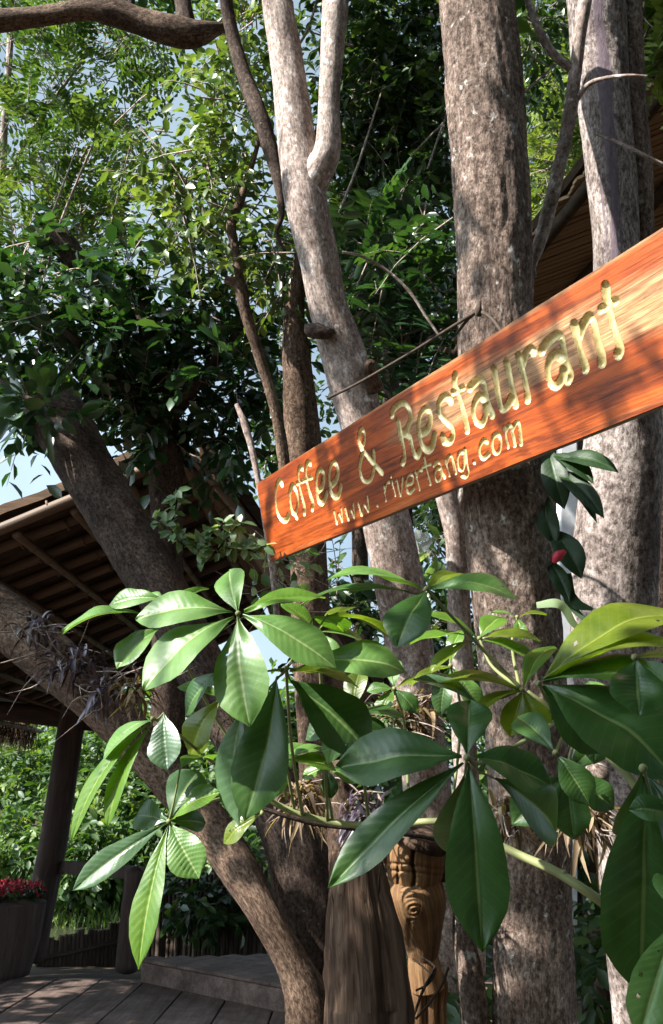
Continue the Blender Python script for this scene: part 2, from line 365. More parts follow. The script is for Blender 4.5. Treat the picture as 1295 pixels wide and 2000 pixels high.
def roofsheet(name, P, Q, L, th=.07):
    P, Q = np.array(P), np.array(Q); nn = nrm(np.cross(Q - P, vp)); nn = nn * np.sign(nn[2]); nx, ny = 30, 40
    mb = M(); V = []
    u, v = np.meshgrid(np.linspace(0, 1, nx), np.linspace(0, 1, ny)); base = P + (Q - P) * u[..., None] + vp * (L * v)[..., None]
    no = vnoise(base * 4, 11)[..., None] * .03
    V = np.concatenate([(base + nn * .05 + nn * no).reshape(-1, 3), (base + nn * (.05 + th) + nn * no * 1.5).reshape(-1, 3)])
    I = np.arange(nx * ny).reshape(ny, nx); q = lambda I: np.stack([I[:-1, :-1], I[:-1, 1:], I[1:, 1:], I[1:, :-1]], -1).reshape(-1, 4)
    K = I + nx * ny
    ed = [np.stack([a[:-1], a[1:], b_[1:], b_[:-1]], -1) for a, b_ in ((I[0], K[0]), (I[-1], K[-1]), (I[:, 0], K[:, 0]), (I[:, -1], K[:, -1]))]
    return mb.add(V, [q(I), q(K)] + ed).build(name, THATCH, pav)
ro = roofsheet('roof', A, E, RL)
ro2 = roofsheet('roof', A + np.array([.004, 0, 0]), W2, RL)
def culm(name, P, Q, r, par, m=BAMBOO, n=14):
    P, Q = np.array(P), np.array(Q); mb = M(); L = np.linalg.norm(Q - P)
    tube(mb, [P, (P + Q) / 2 + RNG.normal(size=3) * .02, Q], [r, r * .97, r * .9], seg=8, n=n, amp=.04, seed=random.randint(0, 99))
    for k in range(1, int(L / .38)):
        tpt = P + (Q - P) * (k * .38 / L); dd = nrm(Q - P) * .009; tube(mb, [tpt - dd, tpt, tpt + dd], [r * .95, r * 1.16, r * .95], seg=8, n=3, cap=False)
    return mb.build(name, m, par)
nl = nrm(np.cross(E - A, vp)); nl = nl * -np.sign(nl[2]); n2 = nrm(np.cross(W2 - A, vp)); n2 = n2 * -np.sign(n2[2])
for i in range(16):                                            # rafters parallel to the verge
    o_ = vp * (.02 + i * .46 + random.uniform(-.05, .05))
    culm('bamboo_rafter', A + o_ + nl * .02, E + o_ + nl * .02, .048, ro)
    if i < 9: culm('bamboo_rafter', A + o_ + n2 * .02, W2 + o_ + n2 * .02, .05, ro2)
for i in range(9):                                             # purlins under them
    f = .02 + i * .12; P = A + (E - A) * f + nl * .12
    culm('bamboo_purlin', P + vp * .05, P + vp * (RL - .1), .035, ro, n=24)
culm('ridge_pole', A - np.array([0, 0, .15]) + vp * .1, A - np.array([0, 0, .15]) + vp * (RL - .05), .06, ro, n=24)
fr = M(); nfr = 2600                                           # straw hanging from the eave
u = RNG.random(nfr); pts = E + vp * (u * RL)[:, None] + np.stack([RNG.normal(size=nfr) * .05, RNG.normal(size=nfr) * .03, RNG.normal(size=nfr) * .03], -1)
leaves(fr, pts, RNG.normal(size=(nfr, 3)) * .25 + np.array([-.25, 0, -1]), RNG.normal(size=(nfr, 3)), .2 + .25 * RNG.random(nfr), .012, RNG.random(nfr))
o = fr.build('straw_fringe', THATCH, pav); o['kind'] = 'stuff'
pb = on(58, 1872, 0); pt = at(143, 1392, 10.4); d10 = 10.4
mb = M(); tube(mb, [pb, (pb * .5 + pt * .5) + np.array([.03, 0, 0]), pt + np.array([.03, 0, .5])], [.165, .155, .14], seg=14, n=30, amp=.06, ridge=.02, seed=3)
mb.build('post', POSTW, pav)
pb2 = on(247, 1893, 0); pt2 = at(263, 1698, 9.35)
mb = M(); tube(mb, [pb2, pt2], [.11, .1], seg=12, n=14, amp=.06, ridge=.02, seed=4); mb.build('rail_post', POSTW, pav)
mb = M(); ra, rb = at(80, 1690, 10.3), at(285, 1706, 9.32); mb.box((ra + rb) / 2, np.linalg.norm(rb - ra), .06, .13, rb - ra, np.cross([0, 0, 1], rb - ra)); mb.build('rail', POSTW, pav, False, bevel=.008)
mb = M(); ba, bb = at(-350, 1345, 10.35), at(250, 1418, 10.6); tube(mb, [ba, bb], [.11, .11], seg=10, n=12, amp=.05, seed=6); mb.build('tie_beam', POSTW, pav)
mb = M(); tube(mb, [at(-40, 1335, 9.3), at(140, 1395, 10.2)], [.02, .02], seg=6, n=6); mb.build('brace_pole', BAMBOO, pav)
for (xx, yy) in ((.35, 13.6),):
    mb = M(); tube(mb, [(xx, yy, -.1), (xx, yy, 2.35)], [.12, .11], seg=10, n=10, amp=.05, seed=8); mb.build('post', POSTW, pav)

# ------------------------------------------------------------------ restaurant hut (right)
HUTW = wood('hut_board', [(.3, (.025, .017, .012)), (.55, (.06, .04, .028)), (.75, (.11, .075, .05))], (3, 40, 40), .85, .2, .003)
SLAT = wood('roof_slat', [(.3, (.17, .095, .05)), (.55, (.32, .20, .115)), (.75, (.46, .31, .19))], (3, 50, 50), .8, .2, .003)
hut = thing('restaurant_hut', 'brown wooden hut with slatted roof underside behind the right trunks', 'hut', (3, 8, 0))
V0 = at(1018, 492, 7.4); V1 = at(1345, 70, 5.6)
rd = V1 - V0; sd = nrm(at(1200, 300, 6.4) - at(1100, 345, 6.6)); sd = nrm(np.array([sd[0], sd[1], sd[2] * .6]))
nn = nrm(np.cross(rd, sd)); nn = nn * np.sign(nn[2])
rf = M(); q = [V0 - rd * .8 + nn * .06, V0 - rd * .8 + sd * 5 + nn * .06, V1 + sd * 5 + nn * .06, V1 + nn * .06]
rf.add(q + [p + nn * .1 for p in q], [np.array([[0, 1, 2, 3], [4, 5, 6, 7], [0, 1, 5, 4], [1, 2, 6, 5], [2, 3, 7, 6], [3, 0, 4, 7]])])
rfo = rf.build('roof', THATCH, hut, False)
ns = 49; dl = np.linalg.norm(rd) * 1.8 / ns
for i in range(ns):
    p = V0 - rd * .8 + nrm(rd) * dl * (i + .5) + sd * (2.5 + random.uniform(-.04, .04)) + nn * random.uniform(.0, .012)
    M().box(p, 5, dl * .82, .03, sd, rd).build('roof_slat', SLAT, rfo, False)
for k, s0 in enumerate((.12, 1.0, 1.9, 2.8)):
    p = V0 - rd * .8 + sd * s0 - nn * .06; e = V1 + sd * s0 - nn * .06
    mb = M(); tube(mb, [p, e], [.05, .05], seg=8, n=8, amp=.04, seed=k); mb.build('rafter', HUTW, rfo)
for i in range(26):
    x0 = 1.86 + i * .2; M().box((x0, 8.2 + random.uniform(-.006, .006), 2.6), .194, .04, 5.5).build('wall_board', HUTW, hut, False)
for xx in (2.0, 4.2): mb = M(); tube(mb, [(xx, 7.6, -.1), (xx, 7.6, 3.6)], [.09, .085], seg=10, n=10, amp=.05, seed=9); mb.build('post', HUTW, hut)
M().box((4.2, 7.2, .1), 4.6, 2.2, .3).build('floor', HUTW, hut, False)

# ------------------------------------------------------------------ sign board
A0, B0, VS = (500, 945), (527, 1098), (-218, 1397)
def camray(p): return np.array([(p[0] - CX) / FPX, (CY - p[1]) / FPX, 1.0])
def c2w(v): return RIGHT * v[0] + UP * v[1] + FWD * v[2]
ra_, rb_ = camray(A0), camray(B0); d1 = nrm(camray(VS)); d2 = nrm(np.cross(np.cross(ra_, rb_), d1))
if d2[1] > 0: d2 = -d2
H = .35
# depth of the top left corner so that the left edge is H long: A + d2*H on ray B
sol = np.linalg.solve(np.stack([ra_, -rb_, d2], 1), np.zeros(3) + 0) if False else None
k_ = np.linalg.lstsq(np.stack([rb_, -d2 * H], 1), ra_, rcond=None)[0]      # rb*k0 - d2*H*k1 = ra
zA = 1 / k_[1]
SO = c2w(ra_ * zA) + CAM; SU = -c2w(d1); SV = c2w(d2); SN = nrm(np.cross(SU, SV))
if SN @ (CAM - SO) < 0: SN = -SN
SLEN = 2.95
def sign_uv(px, py):
    r = ray(px, py); tt = ((SO - CAM) @ SN) / (r @ SN); p = CAM + r * tt - SO
    return np.array([p @ SU, p @ SV]), tt
def zc(ox, oy, s): return lambda pts: [(ox + x / s, oy + y / s) for x, y in pts]
Z1, Z2, Z3 = zc(490, 820, 4.3167), zc(740, 690, 4.3167), zc(995, 430, 4.3167)
LET = [  # (zoom, radius m, strokes)
 (Z1, .0165, [[(262, 545), (238, 512), (212, 560), (205, 650), (222, 770), (262, 842), (298, 845), (322, 805)]]),
 (Z1, .0150, [[(345, 560), (330, 620), (338, 720), (362, 790), (385, 770), (400, 690), (385, 600), (360, 555), (345, 560)], [(365, 790), (392, 826)]]),
 (Z1, .0140, [[(436, 412), (414, 405), (402, 450), (407, 540), (430, 640), (455, 740), (452, 786)], [(395, 537), (440, 517)]]),
 (Z1, .0150, [[(502, 368), (477, 362), (464, 410), (467, 500), (490, 600), (520, 700), (515, 750)], [(450, 510), (512, 484)]]),
 (Z1, .0155, [[(560, 600), (598, 560), (612, 480), (595, 425), (565, 435), (548, 500), (548, 590), (565, 680), (595, 703), (622, 660), (635, 620)]]),
 (Z1, .0155, [[(668, 560), (712, 510), (730, 440), (712, 370), (682, 365), (661, 420), (656, 510), (668, 600), (700, 650), (735, 632), (754, 560)]]),
 (Z1, .0130, [[(925, 240), (905, 170), (917, 100), (940, 82), (955, 130), (947, 200), (925, 240), (960, 285), (1010, 352), (1060, 402), (1104, 448)], [(942, 262), (916, 350), (911, 430), (935, 503), (975, 523), (1010, 490), (1030, 400), (1030, 270)]]),
 (Z1, .0080, [[(698, 772), (724, 876), (736, 790), (768, 856), (758, 748)]]),
 (Z1, .0080, [[(790, 745), (822, 845), (836, 760), (868, 822), (860, 712)]]),
 (Z1, .0080, [[(900, 705), (935, 805), (948, 715), (990, 770), (978, 650)]]),
 (Z1, .0080, [[(1064, 722), (1070, 728)]]),
 (Z2, .0080, [[(40, 1122), (60, 1243)], [(48, 1160), (66, 1098), (90, 1085)]]),
 (Z2, .0078, [[(112, 1082), (142, 1198)], [(103, 1036), (106, 1044)]]),
 (Z2, .0078, [[(152, 1072), (186, 1202), (202, 1056)]]),
 (Z2, .0080, [[(238, 1110), (283, 1086), (286, 1034), (258, 1026), (234, 1072), (236, 1140), (258, 1180), (298, 1138)]]),
 (Z2, .0078, [[(308, 1000), (342, 1150)], [(318, 1038), (336, 990), (362, 986)]]),
 (Z2, .0082, [[(384, 882), (400, 980), (428, 1102)], [(364, 962), (434, 934)]]),
 (Z2, .0082, [[(460, 944), (488, 916), (510, 930), (526, 1000), (548, 1044)], [(512, 964), (478, 984), (466, 1040), (486, 1080), (514, 1050), (516, 990)]]),
 (Z2, .0082, [[(554, 900), (588, 1032)], [(564, 925), (588, 868), (610, 880), (642, 1008)]]),
 (Z2, .0082, [[(706, 842), (682, 832), (657, 880), (662, 960), (690, 988), (710, 940), (706, 842)], [(718, 812), (732, 920), (746, 1006), (722, 1044), (690, 1030)]]),
 (Z2, .0090, [[(792, 918), (800, 926)]]),
 (Z2, .0095, [[(906, 748), (872, 737), (842, 790), (842, 850), (872, 888), (922, 848)]]),
 (Z2, .0095, [[(985, 682), (957, 710), (950, 780), (976, 843), (1015, 824), (1027, 750), (1010, 692), (985, 682)]]),
 (Z2, .0095, [[(1055, 624), (1092, 790)], [(1066, 655), (1094, 608), (1116, 624), (1148, 772)], [(1122, 645), (1154, 588), (1180, 594), (1202, 760)]]),
 (Z2, .0155, [[(115, 520), (120, 482), (170, 432), (225, 425), (264, 480), (270, 560), (238, 640), (200, 690)], [(166, 570), (186, 680), (214, 800), (220, 880), (206, 922)], [(214, 668), (262, 700), (280, 760), (300, 840), (325, 868), (345, 830)]]),
 (Z2, .0155, [[(350, 684), (418, 640), (440, 560), (430, 492), (395, 470), (357, 510), (341, 600), (346, 700), (372, 780), (415, 818), (455, 780), (475, 690)]]),
 (Z2, .0155, [[(600, 402), (570, 366), (530, 380), (506, 430), (512, 510), (560, 570), (604, 622), (620, 690), (595, 744), (552, 744), (540, 702)]]),
 (Z2, .0155, [[(640, 188), (632, 250), (652, 320), (690, 440), (720, 560), (735, 648)], [(618, 332), (706, 290)]]),
 (Z2, .0155, [[(760, 292), (800, 250), (850, 222), (880, 252), (896, 350), (920, 450), (950, 518)], [(880, 384), (840, 362), (802, 410), (786, 500), (810, 578), (858, 598), (890, 530), (892, 440)]]),
 (Z2, .0160, [[(968, 142), (985, 250), (1005, 370), (1032, 470), (1080, 442), (1112, 380)], [(1074, 82), (1104, 220), (1130, 340), (1150, 430)]]),
 (Z3, .0160, [[(76, 1152), (112, 1290), (146, 1440), (150, 1508)], [(112, 1205), (140, 1122), (178, 1086), (205, 1108)]]),
 (Z3, .0165, [[(276, 1100), (320, 1032), (398, 972), (438, 990), (455, 1080), (475, 1200), (508, 1300), (490, 1348)], [(440, 1152), (390, 1137), (342, 1180), (322, 1270), (342, 1368), (390, 1398), (440, 1340), (455, 1270)]]),
 (Z3, .0165, [[(545, 884), (562, 980), (600, 1120), (636, 1248)], [(582, 980), (622, 880), (668, 812), (704, 860), (732, 1000), (768, 1130), (774, 1198)]]),
 (Z3, .0165, [[(806, 562), (816, 680), (850, 820), (890, 960), (926, 1080), (912, 1128)], [(766, 750), (892, 680)]]),
]
SIGNW, ts, bs, _o = mat('sign_wood')
vv = coords(ts, (2.2, 46, 10), 'rest'); v2 = coords(ts, (1.1, 9, 3), 'rest'); v3 = coords(ts, (2.3, 3.4, 1), 'rest'); v4 = coords(ts, (9, 260, 20), 'rest')
n1 = noise(ts, vv, 1, 6, .65, .9); n2 = noise(ts, v2, 1, 4, .6, .6); n3 = noise(ts, v3, 1, 5, .65); n4 = noise(ts, v4, 1, 4, .6)
col = mix(ts, .45, ramp(ts, n1, [(.3, (.22, .040, .008)), (.55, (.45, .088, .012)), (.78, (.54, .15, .03))]), ramp(ts, n2, [(.3, (.23, .040, .007)), (.6, (.48, .098, .013)), (.8, (.50, .16, .035))]))
wa = node(ts, 'ShaderNodeAttribute', attribute_name='worn')
ad = node(ts, 'ShaderNodeMath', operation='ADD'); ts.links.new(wa.outputs['Fac'], ad.inputs[0])
mm = node(ts, 'ShaderNodeMath', operation='MULTIPLY_ADD'); ts.links.new(n1, mm.inputs[0]); mm.inputs[1].default_value = 1.1; mm.inputs[2].default_value = -.55
ts.links.new(mm.outputs[0], ad.inputs[1])
worncol = ramp(ts, n4, [(.3, (.30, .15, .07)), (.55, (.52, .31, .15)), (.75, (.64, .44, .26))])
col = mix(ts, ramp(ts, ad.outputs[0], [(.35, (0, 0, 0)), (.75, (.85, .85, .85))]), col, worncol)
col = mix(ts, .6, col, ramp(ts, n4, [(.3, (.55, .5, .45)), (.5, (1, 1, 1))]), 'MULTIPLY')
n7 = noise(ts, coords(ts, (1.6, 30, 6), 'rest'), 1, 6, .7, 1.6); n8 = noise(ts, coords(ts, (2.6, 7, 3), 'rest'), 1, 5, .65, .4)
col = mix(ts, .75, col, ramp(ts, n7, [(.38, (.20, .15, .13)), (.56, (1, .98, .95))]), 'MULTIPLY')
col = mix(ts, .75, col, ramp(ts, n8, [(.34, (.42, .34, .3)), (.56, (1, 1, 1))]), 'MULTIPLY')
ts.links.new(col, bs.inputs['Base Color']); bs.inputs['Roughness'].default_value = .42; bs.inputs['Specular IOR Level'].default_value = .4
p_ = bump(ts, n1, .35, .003, bs); bump(ts, n4, .35, .0015, bs, p_)
SIGNE = wood('sign_edge', [(.3, (.12, .09, .07)), (.6, (.30, .23, .17)), (.8, (.45, .36, .28))], (3, 60, 60), .8, .2, .002)
GOLD, tg, bg_, _o = mat('gold_paint')
ng = noise(tg, coords(tg, (60, 60, 60), None), 1, 4, .65)
tg.links.new(ramp(tg, ng, [(.3, (.34, .25, .10)), (.55, (.58, .46, .21)), (.75, (.72, .62, .36))]), bg_.inputs['Base Color'])
bg_.inputs['Roughness'].default_value = .32; bg_.inputs['Metallic'].default_value = .25; bump(tg, ng, .3, .002, bg_)
GS = .0021; nu, nv = int(SLEN / GS), int(H / GS)
U = np.linspace(0, SLEN, nu); Vv = np.linspace(0, H, nv); UU, VV = np.meshgrid(U, Vv); DEP = np.zeros_like(UU); OWN = np.full(UU.shape, -1)
for li, (z, rad, strokes) in enumerate(LET):
    rad *= .78
    for st in strokes:
        uvp = np.array([sign_uv(*p)[0] for p in z(st)])
        if len(uvp) > 2: uvp = spline(uvp, 8 * len(uvp))
        elif len(uvp) == 2: uvp = np.linspace(uvp[0], uvp[1], 8)
        rr = rad * (1.0 + .16 * np.cos(np.linspace(0, 2 * math.pi, len(uvp))))        # brush-like: fuller at the ends
        if len(st) == 2: rr = rr * .8
        for (p, q, r) in zip(uvp[:-1], uvp[1:], rr):
            lo, hi = np.minimum(p, q) - r * 1.4, np.maximum(p, q) + r * 1.4
            i0, i1 = np.searchsorted(U, [lo[0], hi[0]]); j0, j1 = np.searchsorted(Vv, [lo[1], hi[1]])
            if i1 <= i0 or j1 <= j0: continue
            gx, gy = UU[j0:j1, i0:i1] - p[0], VV[j0:j1, i0:i1] - p[1]; e = q - p; L2 = max(1e-12, e @ e)
            tt = np.clip((gx * e[0] + gy * e[1]) / L2, 0, 1); d = np.hypot(gx - tt * e[0], gy - tt * e[1]) / r
            dep = np.where(d < 1, r * .78 * (1 - np.clip(d, 0, 1) ** 2.2), 0)
            sub = DEP[j0:j1, i0:i1]; own = OWN[j0:j1, i0:i1]
            own[(dep > sub)] = li; np.maximum(sub, dep, out=sub)
sign = thing('hanging_sign', 'long orange varnished wooden board sign with carved gold lettering, hung by a cord', 'sign', SO + SU * SLEN / 2 + SV * H)
wav = .0035 * vnoise(np.stack([UU * 5, VV * 6, UU * 0], -1), 3)
PV = SO + UU[..., None] * SU + VV[..., None] * SV + SN * (wav - DEP)[..., None]
I = np.arange(nu * nv).reshape(nv, nu)
Q4 = np.stack([I[:-1, :-1], I[:-1, 1:], I[1:, 1:], I[1:, :-1]], -1).reshape(-1, 4)
fo = OWN[:-1, :-1].copy(); dq = np.minimum.reduce([DEP[:-1, :-1], DEP[1:, :-1], DEP[:-1, 1:], DEP[1:, 1:]]); dm = (DEP[:-1, :-1] + DEP[1:, :-1] + DEP[:-1, 1:] + DEP[1:, 1:]) / 4
fo[dm < .0012] = -1; fo = fo.ravel()
def wornmap(u, v):
    """bare, greyed wood where the varnish has gone: a band round the word on the near half"""
    f = np.clip((u - .95) / .6, 0, 1) * np.exp(-((v - (.115 + .02 * (u - 1.5))) / .075) ** 2) * 1.1
    f = f + .35 * np.exp(-((v - .34) / .02) ** 2) + .55 * np.exp(-((v - .0) / .012) ** 2) + .5 * np.exp(-(u / .012) ** 2)
    return f
def submesh(faces):
    ids = np.unique(faces); mp_ = np.full(nu * nv, -1); mp_[ids] = np.arange(len(ids)); mb = M()
    rest = np.stack([UU, VV, UU * 0], -1).reshape(-1, 3)[ids]
    return mb.add(PV.reshape(-1, 3)[ids], [mp_[faces]], rest=rest, worn=wornmap(rest[:, 0], rest[:, 1]))
if np.cross(SU, SV) @ SN < 0: Q4 = Q4[:, ::-1]
mb = submesh(Q4[fo == -1])
mb.build('board', SIGNW, sign)
TH = .032; mb = M(); q = [SO, SO + SU * SLEN, SO + SU * SLEN + SV * H, SO + SV * H]; q = [p - SN * .004 for p in q]; qb = [p - SN * TH for p in q]
# the thick body behind the carved face: inset a hair at the front so that grooves stay clear
body = M(); bq = q + qb
body.add(np.array(bq), [np.array([[4, 5, 6, 7]]), np.array([[0, 1, 5, 4], [1, 2, 6, 5], [2, 3, 7, 6], [3, 0, 4, 7]])], rest=np.array([[0, 0, 0], [SLEN, 0, 0], [SLEN, .3, 0], [0, .3, 0]] * 2) + np.array([[0, 0, 0]] * 4 + [[0, .03, .03]] * 4))
body.build('board_edge', SIGNE, sign, False)
rim = M()
for lst in (I[0], I[-1], I[:, 0], I[:, -1]):
    P = PV.reshape(-1, 3)[lst]; n_ = len(P); inn = P - SN * .012
    rim.add(np.vstack([P, inn]), [np.stack([np.arange(n_ - 1), np.arange(1, n_), np.arange(1, n_) + n_, np.arange(n_ - 1) + n_], -1)],
            rest=np.tile(np.stack([np.arange(n_) * GS, np.zeros(n_), np.zeros(n_)], -1), (2, 1)))
rim.build('board_rim', SIGNE, sign, False)
for li in range(len(LET)):
    ff = Q4[fo == li]
    if len(ff): submesh(ff).build('letter', GOLD, sign)
def sdep(px, py): return sign_uv(px, py)[1]

# ------------------------------------------------------------------ the cord the sign hangs by
CORD = plain('cord_fibre', (.06, .045, .035), .9, .1, .4, 80)
mb = M()
kd = 2.70
ptube(mb, [(640, 778, 3.75, 6), (700, 748, 3.5, 6), (800, 690, 3.1, 6), (880, 640, 2.8, 7), (935, 606, kd, 8)], seg=6, n=40, amp=.1)
ptube(mb, [(935, 606, kd, 9), (960, 622, 2.62, 7), (985, 655, sdep(985, 640) + .02, 7)], seg=6, n=14, amp=.1)
ptube(mb, [(935, 606, kd, 9), (915, 622, 2.74, 7), (893, 650, 2.8, 7)], seg=6, n=10, amp=.1)
ptube(mb, [(934, 618, kd - .01, 12), (935, 604, kd - .015, 13), (938, 586, kd, 5)], seg=8, n=10, amp=.2)
tag(mb.build('cord', CORD), 'dark fibre cord knotted on the big trunk and holding the sign', 'cord')

# ================================================================== NEAR TREES
def tree(name, label, base, group=None, cat='tree'): return thing(name, label, cat, base, group)
# forked pale tree
t1 = tree('forked_tree', 'pale pinkish barked tree forking into two stems above the sign', at(880, 1900, 4.0) * np.array([1, 1, 0]))
mb = M()
ptube(mb, [(905, 2450, 3.9, 122), (880, 2000, 3.9, 106), (830, 1500, 3.95, 95), (798, 1250, 4.0, 92), (768, 1080, 4.0, 94), (722, 880, 4.0, 88), (672, 700, 4.0, 90), (640, 600, 4.0, 77), (622, 500, 4.0, 79), (600, 400, 4.0, 83), (582, 300, 4.05, 76), (570, 200, 4.1, 70), (556, 100, 4.15, 65), (540, 0, 4.2, 59), (520, -150, 4.4, 54)],
      seg=56, n=420, amp=.055, ridge=.010, seed=11, knots=((.62, 3.6, .05, .16), (.55, 1.0, .05, .12)))
ptube(mb, [(598, 400, 4.0, 50), (622, 335, 3.98, 60), (640, 290, 3.97, 52), (642, 200, 4.0, 42), (648, 100, 4.05, 46), (655, 0, 4.1, 50), (660, -150, 4.3, 46)], seg=36, n=160, amp=.05, ridge=.01, seed=12)
mb.build('trunk', BARK_PALE, t1)
mb = M(); ptube(mb, [(735, 760, 3.93, 30), (722, 720, 3.86, 26), (728, 705, 3.84, 16)], seg=20, n=20, amp=.3, ridge=.05, seed=4); mb.build('branch_stub', BARK_TAN, t1)
mb = M(); ptube(mb, [(598, 636, 3.93, 10), (612, 646, 3.90, 30), (636, 650, 3.895, 28), (655, 646, 3.93, 8)], seg=20, n=24, amp=.45, ridge=.1, seed=4); mb.build('knot', BARK_BROWN, t1)
mb = M(); ptube(mb, [(435, -40, 4.4, 24), (452, 60, 4.4, 26), (478, 150, 4.35, 30), (505, 220, 4.25, 34), (528, 290, 4.2, 30), (545, 360, 4.15, 20), (550, 420, 4.12, 12), (540, 455, 4.1, 8), (556, 490, 4.1, 8)], seg=20, n=120, amp=.07, ridge=.01, seed=13); mb.build('stem', BARK_BROWN, t1)
# big trunk
t2 = tree('large_tree', 'thick grey rough barked tree trunk standing just behind the sign', at(1045, 2400, 2.85) * np.array([1, 1, 0]))
mb = M()
ptube(mb, [(1050, 2500, 2.75, 185), (1046, 2000, 2.8, 162), (1042, 1750, 2.85, 152), (1030, 1450, 2.85, 160), (1008, 1200, 2.88, 168), (990, 1000, 2.9, 168), (976, 800, 2.92, 160), (968, 600, 2.95, 148), (965, 450, 3.0, 148), (958, 300, 3.05, 146), (945, 150, 3.1, 148), (930, 0, 3.15, 142), (905, -200, 3.3, 138)],
      seg=110, n=620, amp=.05, ridge=.026, rs=1.3, seed=21, knots=((.72, 2.5, .08, .1), (.52, 4.0, .06, .1)))
ptube(mb, [(945, 2300, 2.75, 70), (925, 1950, 2.8, 52), (905, 1800, 2.85, 40), (930, 1640, 2.9, 30)], seg=30, n=120, amp=.08, ridge=.02, seed=22)
mb.build('trunk', BARK_GREY, t2)
mb = M(); ptube(mb, [(1060, 1640, 2.8, 56), (1110, 1590, 2.65, 58), (1155, 1545, 2.5, 52), (1170, 1500, 2.45, 46)], seg=30, n=70, amp=.1, ridge=.02, seed=23); mb.build('branch_stub', BARK_GREY, t2)
# stripped double trunk
t3 = tree('stripped_tree', 'double trunked tree with bark stripped in purple streaks, right of the big trunk', at(1250, 2400, 3.4) * np.array([1, 1, 0]))
mb = M()
ptube(mb, [(1330, 2500, 3.3, 190), (1285, 2000, 3.35, 165), (1240, 1600, 3.4, 160), (1203, 1300, 3.4, 168), (1202, 1080, 3.4, 165), (1215, 900, 3.4, 155), (1215, 700, 3.42, 130), (1205, 500, 3.45, 92), (1195, 350, 3.5, 96), (1180, 200, 3.55, 100), (1172, 100, 3.6, 110), (1165, 0, 3.6, 110), (1150, -150, 3.7, 110)],
      seg=80, n=420, amp=.05, ridge=.012, seed=31)
a_ = mb.a['rest'][0][1]; th_ = np.arctan2(a_[:, 1] - 31 * 1.7, a_[:, 0] - 31 * 3.1)
# the stripped face looks to the camera
V_ = mb.v[0]; rel = V_ - np.array([at(1205, 500, 3.45)])
zz = V_[:, 2]; px_ = (V_[:, 0]) / ((V_ - CAM) @ FWD) * FPX + CX; py_ = CY - ((V_ - CAM) @ UP) / ((V_ - CAM) @ FWD) * FPX
cxs = np.interp(py_, [0, 200, 350, 500], [1168, 1182, 1195, 1203]); stn = np.exp(-((px_ - cxs) / 19.0) ** 2) * ((V_ - CAM) @ FWD < 3.75) * np.clip((700 - py_) / 200, 0, 1) * .9
mb.a['stain'] = [(0, stn)]
mb.build('trunk', BARK_STRIPPED, t3)
mb = M(); ptube(mb, [(1235, 1000, 3.5, 90), (1248, 800, 3.5, 80), (1252, 600, 3.5, 62), (1248, 450, 3.52, 58), (1240, 330, 3.55, 68), (1225, 200, 3.6, 72), (1215, 80, 3.65, 80), (1205, -150, 3.8, 84)], seg=44, n=240, amp=.06, ridge=.016, seed=32); mb.build('second_stem', BARK_GREY, t3)
# dark trunk at right edge
t3b = tree('shaded_tree', 'dark shaded trunk at the right edge behind the stripped tree', at(1300, 2300, 3.9) * np.array([1, 1, 0]))
mb = M(); ptube(mb, [(1335, 2500, 3.8, 130), (1315, 1900, 3.8, 110), (1290, 1300, 3.85, 100), (1288, 1000, 3.9, 95), (1310, 700, 3.95, 90), (1370, 400, 4.0, 86), (1440, 0, 4.1, 80)], seg=36, n=240, amp=.05, ridge=.018, seed=33); mb.build('trunk', BARK_BROWN, t3b)
# slender grey tree
t4 = tree('slender_tree', 'slender pale grey sapling forking in front of the stripped trunk', at(1040, 2200, 3.15) * np.array([1, 1, 0]))
mb = M(); ptube(mb, [(1046, 540, 3.10, 5), (1042, 520, 3.12, 12), (1052, 480, 3.14, 24), (1072, 410, 3.15, 27), (1098, 300, 3.15, 26), (1114, 220, 3.15, 27), (1122, 150, 3.15, 26), (1133, 70, 3.15, 24), (1145, -10, 3.15, 24), (1155, -120, 3.2, 20)], seg=24, n=140, amp=.06, ridge=.01, seed=41)
ptube(mb, [(1118, 135, 3.15, 18), (1095, 118, 3.15, 17), (1070, 92, 3.15, 17), (1048, 48, 3.15, 15), (1028, -10, 3.2, 14), (1015, -60, 3.2, 13)], seg=18, n=60, amp=.06, seed=42)
mb.build('trunk', BARK_PALE, t4)
mb = M(); ptube(mb, [(1125, 195, 3.15, 12), (1150, 165, 3.1, 10), (1185, 152, 3.05, 8), (1225, 148, 3.0, 7), (1265, 150, 3.0, 6)], seg=12, n=40, amp=.1, seed=43); mb.build('twig', BARK_PALE, t4)
mb = M(); ptube(mb, [(1165, 262, 3.3, 5), (1200, 275, 3.25, 6), (1245, 296, 3.2, 7), (1310, 330, 3.2, 8)], seg=8, n=30, amp=.1, seed=44)
tag(mb.build('dry_twig', BARK_PALE, base=at(1240, 296, 3.25)), 'thin dry pale twig crossing in front of the stripped trunk', 'twig')
# slim pink stem between trunks under the sign
mb = M(); ptube(mb, [(925, 1900, 3.5, 50), (910, 1500, 3.5, 48), (897, 1200, 3.5, 46), (890, 1050, 3.5, 46), (875, 960, 3.5, 50), (855, 880, 3.5, 44), (840, 780, 3.55, 36)], seg=30, n=160, amp=.09, ridge=.012, seed=45)
ptube(mb, [(893, 1010, 3.5, 30), (900, 970, 3.48, 24), (905, 930, 3.48, 20)], seg=16, n=20, amp=.1, seed=46)
tp = tree('pink_stem_tree', 'slim pinkish trunk under the sign between the forked and big trunks', at(900, 2300, 3.5) * np.array([1, 1, 0])); mb.build('trunk', BARK_PALE, tp)
